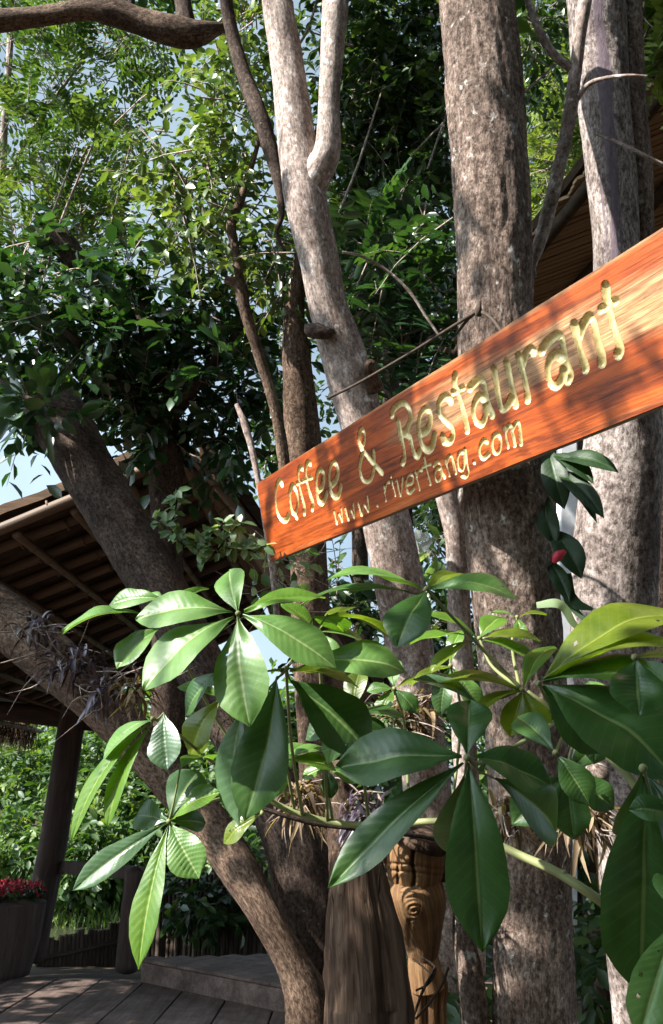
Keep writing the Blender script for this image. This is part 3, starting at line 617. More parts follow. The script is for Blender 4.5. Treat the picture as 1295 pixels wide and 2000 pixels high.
# leaning V tree, low left
t5 = tree('leaning_tree', 'brown V shaped tree whose two limbs lean left across the pavilion', at(615, 2500, 3.2) * np.array([1, 1, 0]))
mb = M()
ptube(mb, [(640, 2500, 3.1, 190), (622, 2100, 3.1, 150), (606, 1970, 3.06, 96), (572, 1880, 3.07, 66), (520, 1790, 3.1, 62), (472, 1705, 3.2, 74), (412, 1615, 3.35, 80), (340, 1530, 3.5, 82), (265, 1445, 3.6, 84), (190, 1368, 3.7, 92), (110, 1296, 3.85, 104), (30, 1228, 4.0, 106), (-60, 1160, 4.1, 100)],
      seg=56, n=420, amp=.07, ridge=.018, seed=51, knots=((.66, 4.0, .06, .15),))
mb.build('trunk', BARK_TAN, t5)
mb = M()
ptube(mb, [(640, 2100, 3.15, 120), (622, 1960, 3.2, 124), (608, 1840, 3.25, 136), (578, 1660, 3.35, 124), (515, 1520, 3.45, 108), (446, 1400, 3.58, 100), (385, 1290, 3.7, 102), (330, 1180, 3.85, 104), (275, 1090, 4.0, 106), (215, 990, 4.15, 104), (160, 900, 4.3, 108), (115, 820, 4.4, 112), (92, 782, 4.42, 96)],
      seg=56, n=420, amp=.06, ridge=.018, seed=52, knots=((.75, 3.9, .07, .12),))
mb.build('limb', BARK_BROWN, t5)
# branch across the top left
tb = tree('overhead_branch', 'thick dark branch reaching in across the top left corner', at(-200, 60, 4.6), cat='branch')
mb = M(); ptube(mb, [(-260, 60, 4.6, 60), (-80, 45, 4.6, 50), (0, 40, 4.6, 42), (90, 30, 4.6, 38), (170, 18, 4.6, 42), (215, 22, 4.6, 52), (270, 40, 4.6, 48), (330, 58, 4.6, 58), (380, 66, 4.6, 50), (430, 55, 4.65, 22), (450, 50, 4.7, 10)], seg=40, n=220, amp=.11, ridge=.016, seed=61); mb.build('limb', BARK_TAN, tb)
mb = M(); ptube(mb, [(365, 62, 4.6, 44), (360, 20, 4.62, 34), (352, -40, 4.7, 34), (345, -120, 4.8, 30)], seg=24, n=60, amp=.1, ridge=.014, seed=62)
ptube(mb, [(262, 36, 4.6, 20), (256, 12, 4.6, 14), (262, -30, 4.62, 12)], seg=14, n=20, amp=.1, seed=63); mb.build('side_branch', BARK_BROWN, tb)
# far thin stems behind the sign
mb = M(); ptube(mb, [(562, 960, 5.2, 26), (552, 880, 5.2, 24), (535, 790, 5.2, 22), (505, 690, 5.2, 22), (480, 610, 5.2, 24), (468, 560, 5.2, 26), (440, 545, 5.2, 14)], seg=18, n=120, amp=.1, ridge=.02, seed=71)
ptube(mb, [(474, 580, 5.2, 20), (462, 500, 5.25, 17), (452, 440, 5.3, 20), (470, 390, 5.35, 16), (490, 330, 5.4, 10), (512, 250, 5.4, 8)], seg=14, n=60, amp=.12, seed=72)
MID_STEM = mb
mb = M(); ptube(mb, [(610, 1300, 5.4, 80), (600, 1000, 5.4, 75), (592, 850, 5.4, 72), (580, 720, 5.4, 58), (575, 600, 5.45, 40), (590, 480, 5.5, 24)], seg=30, n=140, amp=.1, ridge=.02, seed=73)
tm = tree('brown_tree', 'brown shaded trunk behind the left end of the sign', at(612, 1800, 5.4) * np.array([1, 1, 0])); 
ptube(mb, [(640, 1900, 5.3, 90), (625, 1500, 5.35, 84), (610, 1290, 5.4, 80)], seg=30, n=60, amp=.1, ridge=.02, seed=74)
mb.build('trunk', BARK_TAN, tm)
mb = M(); ptube(mb, [(545, 1260, 4.25, 13), (535, 1140, 4.25, 12), (518, 1020, 4.25, 12), (497, 900, 4.3, 12), (478, 830, 4.35, 14), (462, 790, 4.4, 8)], seg=12, n=60, amp=.08, seed=75)
tag(mb.build('pale_pole', BARK_PALE, base=at(545, 1260, 4.25)), 'thin pale pole standing behind the left end of the sign', 'pole')
mb = M(); ptube(mb, [(668, 492, 4.3, 5), (705, 500, 4.3, 6), (755, 528, 4.3, 6), (800, 570, 4.3, 6), (835, 622, 4.3, 6), (862, 662, 4.3, 5)], seg=8, n=40, amp=.1, seed=76)
tag(mb.build('arched_twig', BARK_PALE, base=at(755, 528, 4.3)), 'thin pale arched twig against the dark leaves above the sign', 'twig')

# ------------------------------------------------------------------ stump and carved figure
st = tree('driftwood_stump', 'weathered grey stump with ragged broken top in the bottom centre', at(715, 2500, 2.6) * np.array([1, 1, 0]), cat='stump')
mb = M(); ptube(mb, [(725, 2450, 2.5, 190), (722, 2050, 2.55, 168), (720, 1950, 2.58, 160), (714, 1850, 2.6, 146), (706, 1770, 2.62, 130), (700, 1715, 2.63, 112), (700, 1690, 2.64, 98)], seg=120, n=260, amp=.08, ridge=.10, rs=2.6, seed=81)
V_ = mb.v[0]; top = V_[:, 2] > at(700, 1740, 2.63)[2]; ang = np.arctan2(V_[:, 1] - at(700, 1700, 2.63)[1], V_[:, 0] - at(700, 1700, 2.63)[0])
V_[top, 2] += (.025 * vnoise(np.stack([ang * 4, ang * 0, ang * 0], -1), 5) + .02 * vnoise(np.stack([ang * 11, ang * 0, ang * 0], -1), 6))[top]
mb.build('trunk', DRIFT, st)
mb = M()
for (x0, y0, x1, y1, w0) in ((668, 1740, 672, 1700, 14), (690, 1735, 690, 1688, 16), (735, 1750, 742, 1700, 18), (655, 1790, 648, 1750, 16)):
    ptube(mb, [(x0, y0 + 60, 2.57, w0 * 1.6), (x0, y0, 2.57, w0), (x1, y1, 2.58, 2)], seg=7, n=10, amp=.15, seed=int(x0))
mb.build('splinter', DRIFT, st)
mb = M(); ptube(mb, [(672, 1700, 2.85, 60), (668, 1600, 2.87, 56), (664, 1540, 2.9, 50), (668, 1490, 2.9, 40)], seg=30, n=70, amp=.1, ridge=.02, seed=83)
tp2 = tree('tan_stump', 'tan weathered wood post rising behind the grey stump', at(672, 1750, 2.87), cat='stump'); mb.build('post', BARK_TAN, tp2)
CARVE = wood('carved_wood', [(.34, (.04, .02, .009)), (.5, (.20, .105, .046)), (.68, (.42, .26, .13))], (85, 85, 5), .75, .2, .008, 'rest', .65)
cv = thing('carved_figure', 'orange brown carved wooden figure standing behind the grey stump', 'wood carving', at(830, 2350, 2.9) * np.array([1, 1, 0]))
D = 2.9
mb = M(); ptube(mb, [(813, 1722, D, 92), (812, 1712, D, 104), (812, 1690, D, 112), (813, 1660, D, 110), (814, 1640, D, 98), (815, 1632, D, 60)], seg=200, n=170, amp=.035, ridge=.004, seed=91, flat=(1, 1))
V_ = mb.v[0]; pxv = (V_[:, 0]) / ((V_ - CAM) @ FWD) * FPX + CX; pyv = CY - ((V_ - CAM) @ UP) / ((V_ - CAM) @ FWD) * FPX
V_[:, 1] += .03 * np.exp(-((pxv - 808 - 2 * np.sin(pyv * .1)) / 3) ** 2) * np.clip((pyv - 1652) / 8, 0, 1) + .008 * np.exp(-((pyv - 1690 - (pxv - 810) * .08) / 3) ** 2) + .008 * np.exp(-((pyv - 1704 - (pxv - 810) * .08) / 3) ** 2) + .012 * np.exp(-((pxv - 778) / 2.5) ** 2) * np.clip((pyv - 1684) / 8, 0, 1)
mb.build('head', CARVE, cv)
mb = M(); ptube(mb, [(812, 1642, D - .02, 128), (815, 1634, D - .02, 132), (818, 1624, D - .02, 118)], seg=24, n=12, amp=.06, seed=92); mb.build('cap', DRIFT, cv)
mb = M(); ptube(mb, [(827, 1876, D, 54), (826, 1852, D, 66), (824, 1828, D, 78), (818, 1800, D, 102), (812, 1775, D, 120), (805, 1750, D, 126), (800, 1728, D, 120), (796, 1713, D, 96), (794, 1704, D, 50)], seg=110, n=140, amp=.03, ridge=.006, seed=93)
V_ = mb.v[0]; pxv = (V_[:, 0]) / ((V_ - CAM) @ FWD) * FPX + CX; pyv = CY - ((V_ - CAM) @ UP) / ((V_ - CAM) @ FWD) * FPX
rr = np.hypot(pxv - 808, (pyv - 1778)); V_[:, 1] += .006 * np.sin(rr * .75) * np.exp(-(rr / 16) ** 2) + .006 * np.exp(-((pxv - 800) / 3) ** 2) * (pyv > 1795)
mb.build('torso', CARVE, cv)
mb = M(); ptube(mb, [(834, 1925, D, 74), (831, 1905, D, 68), (828, 1882, D, 64), (826, 1860, D, 56)], seg=36, n=30, amp=.03, seed=94); mb.build('waist', CARVE, cv)
for (x0, wd) in ((816, 36), (843, 30), (863, 18)):
    mb = M(); ptube(mb, [(x0 + 3, 2350, D - .01, wd * 1.1), (x0 + 2, 2060, D - .02, wd * 1.1), (x0, 1970, D - .02, wd), (x0 + 2, 1915, D - .01, wd * .9), (828, 1882, D, wd * .7)], seg=24, n=60, amp=.05, ridge=.006, seed=x0); mb.build('leg', CARVE, cv)
mb = M(); ptube(mb, [(758, 1685, D + .02, 16), (752, 1670, D, 18), (762, 1650, D, 14), (768, 1690, D - .02, 12)], seg=12, n=24, amp=.1, seed=96); mb.build('ear', CARVE, cv)
mb = M(); ptube(mb, [(868, 1720, D, 22), (872, 1690, D, 26), (866, 1660, D + .02, 20)], seg=14, n=16, amp=.2, seed=97); mb.build('side_lump', DRIFT, cv)

# white post between the big trunks
WHITE = plain('white_paint', (.72, .73, .76), .6, .3, .15, 25)
mb = M(); P0, P1 = at(1078, 1800, 4.6), at(1136, 780, 4.6); mb.box((P0 + P1) / 2, .085, .085, np.linalg.norm(P1 - P0), (1, 0, 0), np.cross(nrm(P1 - P0), [1, 0, 0]))
tag(mb.build('white_post', WHITE, None, False, base=P0, bevel=.006), 'white painted post seen between the two right trunks', 'post')
mb = M(); P0, P1 = at(1150, 1700, 4.7), at(1160, 780, 4.7); mb.box((P0 + P1) / 2, .06, .06, np.linalg.norm(P1 - P0), (1, 0, 0), np.cross(nrm(P1 - P0), [1, 0, 0]))
tag(mb.build('dark_post', HUTW, None, False, base=P0, bevel=.006), 'dark wooden post right beside the white post', 'post')

# ================================================================== THE PALMATE PLANT IN FRONT
def palm_mat(name, base, light, vein, trans=.32, rough=.3, tcol=(1.3, 1.5, .4)):
    m, t, b, out = mat(name)
    a = node(t, 'ShaderNodeAttribute', attribute_name='luv'); sp = node(t, 'ShaderNodeSeparateXYZ'); t.links.new(a.outputs['Vector'], sp.inputs[0])
    ab = node(t, 'ShaderNodeMath', operation='ABSOLUTE'); t.links.new(sp.outputs[1], ab.inputs[0])
    n0 = noise(t, coords(t, (14, 14, 14), None), 1, 4, .6); n9 = noise(t, coords(t, (160, 160, 160), None), 1, 3, .6)
    col = ramp(t, n0, [(.3, base), (.72, light)])
    # side veins: a fine pale line where the arched vein coordinate crosses a whole number
    q = node(t, 'ShaderNodeMath', operation='MULTIPLY_ADD'); t.links.new(ab.outputs[0], q.inputs[0]); q.inputs[1].default_value = -2.2
    p13 = node(t, 'ShaderNodeMath', operation='MULTIPLY'); t.links.new(sp.outputs[0], p13.inputs[0]); p13.inputs[1].default_value = 14
    t.links.new(p13.outputs[0], q.inputs[2])
    fr_ = node(t, 'ShaderNodeMath', operation='FRACT'); t.links.new(q.outputs[0], fr_.inputs[0])
    col = mix(t, ramp(t, fr_.outputs[0], [(0.0, (.2, .2, .2)), (.06, (0, 0, 0)), (.94, (0, 0, 0)), (1.0, (.2, .2, .2))]), col, vein)
    col = mix(t, ramp(t, ab.outputs[0], [(.025, (.9, .9, .9)), (.06, (0, 0, 0))]), col, vein)
    col = mix(t, ramp(t, n9, [(.70, (0, 0, 0)), (.75, (.7, .7, .7))]), col, (.10, .07, .03))
    n10 = noise(t, coords(t, (38, 38, 38), None), 1, 5, .65); tipf = node(t, 'ShaderNodeMath', operation='MULTIPLY_ADD'); t.links.new(n10, tipf.inputs[0]); tipf.inputs[1].default_value = .34
    sb = node(t, 'ShaderNodeMath', operation='SUBTRACT'); t.links.new(sp.outputs[0], sb.inputs[0]); sb.inputs[1].default_value = .28; t.links.new(sb.outputs[0], tipf.inputs[2]); col = mix(t, ramp(t, tipf.outputs[0], [(.0, (0, 0, 0)), (.90, (0, 0, 0)), (.93, (.9, .9, .9))]), col, (.15, .09, .035))
    ed = node(t, 'ShaderNodeMath', operation='MULTIPLY_ADD'); t.links.new(n10, ed.inputs[0]); ed.inputs[1].default_value = .55; sb2 = node(t, 'ShaderNodeMath', operation='SUBTRACT'); t.links.new(ab.outputs[0], sb2.inputs[0]); sb2.inputs[1].default_value = .42; t.links.new(sb2.outputs[0], ed.inputs[2])
    col = mix(t, ramp(t, ed.outputs[0], [(.0, (0, 0, 0)), (.93, (0, 0, 0)), (.96, (.85, .85, .85))]), col, (.15, .095, .035))
    col = mix(t, .45, col, ramp(t, n10, [(.33, (.62, .66, .55)), (.6, (1.12, 1.08, 1.0))]), 'MULTIPLY')
    t.links.new(col, b.inputs['Base Color']); b.inputs['Specular IOR Level'].default_value = .5
    t.links.new(ramp(t, n0, [(.3, (rough - .05,) * 3), (.7, (rough + .14,) * 3)]), b.inputs['Roughness'])
    bump(t, n9, .12, .002, b)
    tr = node(t, 'ShaderNodeBsdfTranslucent'); t.links.new(mix(t, 1.0, col, tcol, 'MULTIPLY'), tr.inputs[0])
    ms = node(t, 'ShaderNodeMixShader'); ms.inputs[0].default_value = trans
    t.links.new(b.outputs[0], ms.inputs[1]); t.links.new(tr.outputs[0], ms.inputs[2]); t.links.new(ms.outputs[0], out.inputs[0])
    return m
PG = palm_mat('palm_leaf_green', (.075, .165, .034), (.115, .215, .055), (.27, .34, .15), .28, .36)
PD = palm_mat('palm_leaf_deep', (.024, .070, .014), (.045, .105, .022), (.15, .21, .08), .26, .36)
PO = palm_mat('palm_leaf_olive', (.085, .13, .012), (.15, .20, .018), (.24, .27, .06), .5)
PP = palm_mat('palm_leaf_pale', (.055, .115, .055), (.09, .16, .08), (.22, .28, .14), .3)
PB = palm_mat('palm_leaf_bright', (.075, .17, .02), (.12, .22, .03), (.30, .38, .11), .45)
STALK = wood('green_stalk', [(.3, (.10, .12, .04)), (.6, (.22, .23, .10)), (.8, (.34, .33, .18))], (40, 40, 8), .6, .3, .002)
TW = np.array([0, .04, .12, .25, .40, .55, .68, .80, .90, .96, 1.0]); WW = np.array([.03, .07, .22, .53, .80, .97, 1.0, .84, .50, .20, .0])
def leaflet(B, T, wpx, m, parent, bow=.10, facing=None, lat=0.0, fold=.22, rip=.0006, twist=0.0, wide=None, curl=0.0):
    """one leaflet from its base B to its tip T, of an apparent width wpx; facing: the way its upper side looks"""
    B, T = np.asarray(B, float), np.asarray(T, float); ax = T - B; L = np.linalg.norm(ax); a = ax / L
    mid = (B + T) / 2; vw = nrm(CAM - mid); depth = (mid - CAM) @ FWD
    n = nrm(np.array([-.25, -.55, .75]) if facing is None else facing)
    n = nrm(n - a * (n @ a)); s = np.cross(a, n)
    k = abs(np.cross(s, vw) @ np.cross(nrm(a - vw * (a @ vw)), vw) if False else s @ nrm(np.cross(nrm(a - vw * (a @ vw)), vw)))
    Wm = min(wpx / FPX * depth / max(.3, k), L * .62 if wide is None else wide) / 2
    nt_, nv_ = 57, 15
    t = np.linspace(0, 1, nt_)[:, None]; v = np.linspace(-1, 1, nv_)[None, :]
    wprof = np.interp(t, TW, WW); av = np.abs(v)
    wv = 1 + .05 * vnoise(np.stack([t * 6 + B[0] * 9 + 0 * v, np.sign(v) * 3 + 0 * t, 0 * t * v], -1), 7)
    h = L * bow * 4 * t * (1 - t) * (1 - .0 * v) - curl * L * t ** 3
    cross_ = fold * Wm * wprof * (av ** 1.0) - .30 * fold * Wm * wprof * av ** 3 * 1.6
    ripp = (1 - av ** 3) * rip * np.sin(2 * math.pi * (14 * t - 2.2 * av)) * np.clip(av * 5, 0, 1) * np.clip(wprof * 1.5, 0, 1)
    wavy = .05 * Wm * vnoise(np.stack([t * 4 + B[0] * 31 + 0 * v, v * 1.2 + 0 * t, 0 * t * v + B[2] * 17], -1), 9) * 2
    rib = -.0016 * np.exp(-(av / .05) ** 2)
    tw_ = twist * (t - .3)
    sx_ = Wm * wprof * v * wv; zz = h + cross_ + ripp + wavy + rib
    S = sx_ * np.cos(tw_) - 0 * zz; Z = zz + sx_ * np.sin(tw_)
    latc = lat * L * 4 * t * (1 - t)
    P = B + a * (L * t)[..., None] + s * (S + latc)[..., None] + n * Z[..., None]
    luv = np.stack([t + 0 * v, v + 0 * t, 0 * t * v], -1).reshape(-1, 3)
    I = np.arange(nt_ * nv_).reshape(nt_, nv_); F = np.stack([I[:-1, :-1], I[:-1, 1:], I[1:, 1:], I[1:, :-1]], -1)
    keep = np.ones(F.shape[:2], bool)
    if random.random() < .16:                                     # insect holes
        for _ in range(random.randint(1, 3)):
            hi, hj = random.randint(14, 48), random.choice((2, 3, 4, 9, 10, 11)); keep[hi:hi + random.randint(1, 2), hj] = False
    F = F[keep]
    return M().add(P.reshape(-1, 3), [F], luv=luv).build('leaflet', m, parent)
plant = thing('palmate_plant', 'glossy young tree with large palmate green leaves spread in front of the sign', 'plant', at(1500, 2300, 1.7) * np.array([1, 1, 0]))
mb = M()
ptube(mb, [(1560, 2600, 1.75, 60), (1480, 2150, 1.75, 48), (1380, 1900, 1.72, 36), (1180, 1764, 1.62, 21), (1090, 1705, 1.66, 18), (1010, 1668, 1.72, 16), (930, 1630, 1.76, 15), (860, 1605, 1.80, 14), (760, 1612, 1.84, 13), (650, 1606, 1.88, 13), (560, 1580, 1.90, 12), (500, 1545, 1.9, 10)], seg=16, n=160, amp=.08, seed=101)
for (px, py, d) in ((1100, 1710, 1.655), (1150, 1745, 1.64)):
    ptube(mb, [(px, py, d, 16), (px + 3, py - 9, d - .005, 8)], seg=8, n=5)
mb.build('branch', STALK, plant)
mb = M(); ptube(mb, [(1400, 2000, 1.45, 26), (1330, 1700, 1.35, 22), (1230, 1520, 1.45, 18), (1120, 1420, 1.55, 14), (1030, 1352, 1.6, 11)], seg=12, n=60, amp=.06, seed=102)
ptube(mb, [(1090, 1405, 1.58, 10), (1040, 1440, 1.42, 9), (960, 1480, 1.3, 9)], seg=10, n=20); mb.build('branch', STALK, plant)
GL = (-.35, -.82, .45); LF = (-.25, -.75, .6); FL = (-.2, -.35, .9); CAMF = (-.1, -.95, .3)
# cluster: centre px, depth, petiole root (px, depth), leaflets (tip px, dz at tip, width px, material, options)
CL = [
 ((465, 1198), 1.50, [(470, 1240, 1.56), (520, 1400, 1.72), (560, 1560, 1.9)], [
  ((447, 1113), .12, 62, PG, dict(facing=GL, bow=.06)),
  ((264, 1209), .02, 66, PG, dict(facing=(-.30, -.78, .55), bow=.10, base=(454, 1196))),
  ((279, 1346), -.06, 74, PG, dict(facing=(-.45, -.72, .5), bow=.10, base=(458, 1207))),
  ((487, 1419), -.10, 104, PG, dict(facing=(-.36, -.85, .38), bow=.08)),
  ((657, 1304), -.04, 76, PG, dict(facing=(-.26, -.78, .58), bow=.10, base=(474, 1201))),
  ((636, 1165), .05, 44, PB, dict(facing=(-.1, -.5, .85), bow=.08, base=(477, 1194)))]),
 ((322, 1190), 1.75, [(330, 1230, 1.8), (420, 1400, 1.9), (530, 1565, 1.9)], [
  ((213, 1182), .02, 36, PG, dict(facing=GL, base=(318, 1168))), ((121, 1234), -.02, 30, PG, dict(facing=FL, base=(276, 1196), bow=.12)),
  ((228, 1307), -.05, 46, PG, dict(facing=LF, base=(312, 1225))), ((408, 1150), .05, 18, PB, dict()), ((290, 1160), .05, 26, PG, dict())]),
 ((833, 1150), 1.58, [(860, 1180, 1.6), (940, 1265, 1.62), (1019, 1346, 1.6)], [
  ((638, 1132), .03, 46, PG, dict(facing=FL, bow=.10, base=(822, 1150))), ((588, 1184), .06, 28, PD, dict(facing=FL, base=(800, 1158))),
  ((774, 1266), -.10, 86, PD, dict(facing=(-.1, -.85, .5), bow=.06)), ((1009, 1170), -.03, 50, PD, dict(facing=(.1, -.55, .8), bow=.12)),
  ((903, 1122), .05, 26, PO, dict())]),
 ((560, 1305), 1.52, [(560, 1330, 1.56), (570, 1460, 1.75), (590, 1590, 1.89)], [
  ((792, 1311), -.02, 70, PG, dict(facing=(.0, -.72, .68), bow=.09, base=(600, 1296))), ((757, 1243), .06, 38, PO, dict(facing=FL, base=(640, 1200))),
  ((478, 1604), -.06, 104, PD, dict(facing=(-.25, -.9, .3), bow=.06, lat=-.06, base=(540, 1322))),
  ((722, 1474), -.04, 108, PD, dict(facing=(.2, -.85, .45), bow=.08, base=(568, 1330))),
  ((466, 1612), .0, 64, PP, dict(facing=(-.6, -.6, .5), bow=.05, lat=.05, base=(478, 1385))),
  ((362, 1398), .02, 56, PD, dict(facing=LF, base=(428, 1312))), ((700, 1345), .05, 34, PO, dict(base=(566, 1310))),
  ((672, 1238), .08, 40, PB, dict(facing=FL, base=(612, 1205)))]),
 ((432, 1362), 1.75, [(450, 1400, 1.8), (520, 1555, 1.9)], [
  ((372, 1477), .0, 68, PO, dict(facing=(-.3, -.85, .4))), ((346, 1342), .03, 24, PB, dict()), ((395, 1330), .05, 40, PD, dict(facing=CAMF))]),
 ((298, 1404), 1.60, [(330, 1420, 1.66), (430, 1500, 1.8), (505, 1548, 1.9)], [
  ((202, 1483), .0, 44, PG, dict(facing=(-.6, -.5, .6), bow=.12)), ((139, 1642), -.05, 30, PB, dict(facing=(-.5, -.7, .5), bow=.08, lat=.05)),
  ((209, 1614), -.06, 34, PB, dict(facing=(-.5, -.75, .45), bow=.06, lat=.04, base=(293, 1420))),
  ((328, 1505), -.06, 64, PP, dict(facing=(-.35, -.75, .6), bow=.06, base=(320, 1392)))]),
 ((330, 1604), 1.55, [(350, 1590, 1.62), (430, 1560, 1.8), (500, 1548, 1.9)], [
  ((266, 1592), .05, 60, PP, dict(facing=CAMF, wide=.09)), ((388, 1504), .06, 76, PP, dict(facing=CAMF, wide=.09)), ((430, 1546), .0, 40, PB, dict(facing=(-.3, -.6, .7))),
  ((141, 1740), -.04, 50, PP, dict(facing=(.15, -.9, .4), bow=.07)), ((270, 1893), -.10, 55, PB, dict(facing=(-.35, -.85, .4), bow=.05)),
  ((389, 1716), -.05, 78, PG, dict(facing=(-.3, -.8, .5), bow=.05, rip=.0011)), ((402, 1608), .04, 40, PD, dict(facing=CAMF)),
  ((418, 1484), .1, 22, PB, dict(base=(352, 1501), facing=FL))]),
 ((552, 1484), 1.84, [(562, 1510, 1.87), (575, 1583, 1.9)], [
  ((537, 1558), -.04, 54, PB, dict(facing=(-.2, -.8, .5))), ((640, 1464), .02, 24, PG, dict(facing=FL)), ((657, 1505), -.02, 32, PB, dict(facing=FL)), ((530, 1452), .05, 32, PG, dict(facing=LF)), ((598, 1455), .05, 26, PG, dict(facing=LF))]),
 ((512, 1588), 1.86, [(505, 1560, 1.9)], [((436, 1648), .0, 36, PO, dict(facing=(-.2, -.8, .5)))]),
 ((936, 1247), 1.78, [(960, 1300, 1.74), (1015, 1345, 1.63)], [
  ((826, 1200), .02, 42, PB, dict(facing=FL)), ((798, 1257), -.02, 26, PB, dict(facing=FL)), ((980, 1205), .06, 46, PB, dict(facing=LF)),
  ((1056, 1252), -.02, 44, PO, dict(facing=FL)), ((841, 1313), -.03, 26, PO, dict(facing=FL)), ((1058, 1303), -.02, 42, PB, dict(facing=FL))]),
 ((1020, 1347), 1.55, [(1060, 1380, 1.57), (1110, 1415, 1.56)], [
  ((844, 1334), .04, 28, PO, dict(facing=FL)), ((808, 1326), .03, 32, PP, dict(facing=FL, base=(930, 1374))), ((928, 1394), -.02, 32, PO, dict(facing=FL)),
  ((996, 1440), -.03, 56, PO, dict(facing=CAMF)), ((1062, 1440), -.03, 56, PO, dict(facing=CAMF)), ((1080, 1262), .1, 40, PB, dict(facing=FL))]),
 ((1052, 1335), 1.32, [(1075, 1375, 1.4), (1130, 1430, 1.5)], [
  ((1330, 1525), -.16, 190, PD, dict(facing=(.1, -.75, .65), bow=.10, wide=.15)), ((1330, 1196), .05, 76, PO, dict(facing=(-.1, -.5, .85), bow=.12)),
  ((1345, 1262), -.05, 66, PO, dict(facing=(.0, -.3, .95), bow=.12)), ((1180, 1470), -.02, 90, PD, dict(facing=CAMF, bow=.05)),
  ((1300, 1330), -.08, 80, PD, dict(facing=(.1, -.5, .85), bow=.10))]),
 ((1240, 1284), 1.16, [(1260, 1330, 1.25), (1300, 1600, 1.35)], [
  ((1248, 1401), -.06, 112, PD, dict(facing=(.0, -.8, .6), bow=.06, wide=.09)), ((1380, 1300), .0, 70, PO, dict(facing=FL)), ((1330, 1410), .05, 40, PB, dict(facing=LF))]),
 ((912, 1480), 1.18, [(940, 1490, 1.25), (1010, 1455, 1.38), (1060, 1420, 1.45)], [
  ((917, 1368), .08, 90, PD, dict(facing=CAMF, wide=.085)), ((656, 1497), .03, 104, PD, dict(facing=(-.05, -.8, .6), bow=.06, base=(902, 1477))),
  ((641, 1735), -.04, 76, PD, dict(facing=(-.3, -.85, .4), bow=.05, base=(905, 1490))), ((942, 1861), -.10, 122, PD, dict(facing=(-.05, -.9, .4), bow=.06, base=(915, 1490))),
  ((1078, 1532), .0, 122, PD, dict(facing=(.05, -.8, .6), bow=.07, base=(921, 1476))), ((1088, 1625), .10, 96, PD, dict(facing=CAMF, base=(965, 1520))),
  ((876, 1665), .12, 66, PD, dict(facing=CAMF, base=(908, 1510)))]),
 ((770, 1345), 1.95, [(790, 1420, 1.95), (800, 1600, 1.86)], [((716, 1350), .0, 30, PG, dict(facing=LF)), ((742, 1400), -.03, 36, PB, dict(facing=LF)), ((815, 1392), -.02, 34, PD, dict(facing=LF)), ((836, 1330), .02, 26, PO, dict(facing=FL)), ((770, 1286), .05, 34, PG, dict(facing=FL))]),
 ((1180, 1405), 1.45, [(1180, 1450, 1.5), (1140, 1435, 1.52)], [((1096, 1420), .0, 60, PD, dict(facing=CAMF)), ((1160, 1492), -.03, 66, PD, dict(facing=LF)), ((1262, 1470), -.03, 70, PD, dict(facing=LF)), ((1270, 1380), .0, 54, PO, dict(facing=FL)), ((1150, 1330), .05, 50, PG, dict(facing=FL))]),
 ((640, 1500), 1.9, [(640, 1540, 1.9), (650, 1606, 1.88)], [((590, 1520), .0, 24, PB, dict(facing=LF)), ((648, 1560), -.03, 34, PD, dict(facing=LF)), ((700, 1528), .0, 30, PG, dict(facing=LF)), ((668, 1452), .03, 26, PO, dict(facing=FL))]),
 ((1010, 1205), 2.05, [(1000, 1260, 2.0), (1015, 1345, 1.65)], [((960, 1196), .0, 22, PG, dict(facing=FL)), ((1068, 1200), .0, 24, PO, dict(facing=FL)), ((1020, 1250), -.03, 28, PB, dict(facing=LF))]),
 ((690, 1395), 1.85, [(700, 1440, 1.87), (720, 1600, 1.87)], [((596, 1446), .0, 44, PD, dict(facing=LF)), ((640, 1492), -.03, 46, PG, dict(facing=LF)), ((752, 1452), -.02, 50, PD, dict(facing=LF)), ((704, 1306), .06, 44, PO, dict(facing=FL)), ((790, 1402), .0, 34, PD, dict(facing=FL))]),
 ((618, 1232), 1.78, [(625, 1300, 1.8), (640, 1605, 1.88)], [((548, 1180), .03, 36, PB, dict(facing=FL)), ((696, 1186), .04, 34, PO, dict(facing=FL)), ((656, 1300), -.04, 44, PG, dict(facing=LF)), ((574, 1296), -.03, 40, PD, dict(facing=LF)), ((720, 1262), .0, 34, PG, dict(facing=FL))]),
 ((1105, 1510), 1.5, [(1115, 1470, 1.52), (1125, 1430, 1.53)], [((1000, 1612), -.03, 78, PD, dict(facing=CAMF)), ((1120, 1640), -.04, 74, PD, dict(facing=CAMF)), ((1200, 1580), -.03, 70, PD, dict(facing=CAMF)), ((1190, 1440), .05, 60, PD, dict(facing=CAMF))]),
 ((880, 1300), 1.9, [(900, 1400, 1.9), (880, 1600, 1.82)], [((800, 1340), .0, 34, PO, dict(facing=FL)), ((860, 1400), -.03, 42, PD, dict(facing=LF)), ((940, 1390), -.02, 40, PG, dict(facing=LF)), ((900, 1230), .05, 30, PB, dict(facing=FL))]),
 ((1085, 1470), 1.35, [(1100, 1440, 1.42), (1130, 1430, 1.5)], [((1152, 1572), -.04, 84, PD, dict(facing=CAMF)), ((1010, 1400), .1, 60, PD, dict(facing=CAMF))]),
 ((1256, 1500), 1.0, [(1275, 1560, 1.1), (1325, 1690, 1.33)], [
  ((1250, 1945), -.06, 176, PD, dict(facing=(.05, -.93, .35), bow=.05, wide=.12)), ((1380, 1800), .0, 150, PD, dict(facing=(.4, -.8, .4), bow=.06)), ((1215, 1640), .08, 60, PD, dict(facing=CAMF))]),
 ((1335, 1592), .96, [(1340, 1640, 1.1), (1340, 1720, 1.34)], [((1228, 1580), .0, 74, PD, dict(facing=(0, -.8, .6), bow=.08)), ((1420, 1700), -.1, 80, PD, dict())]),
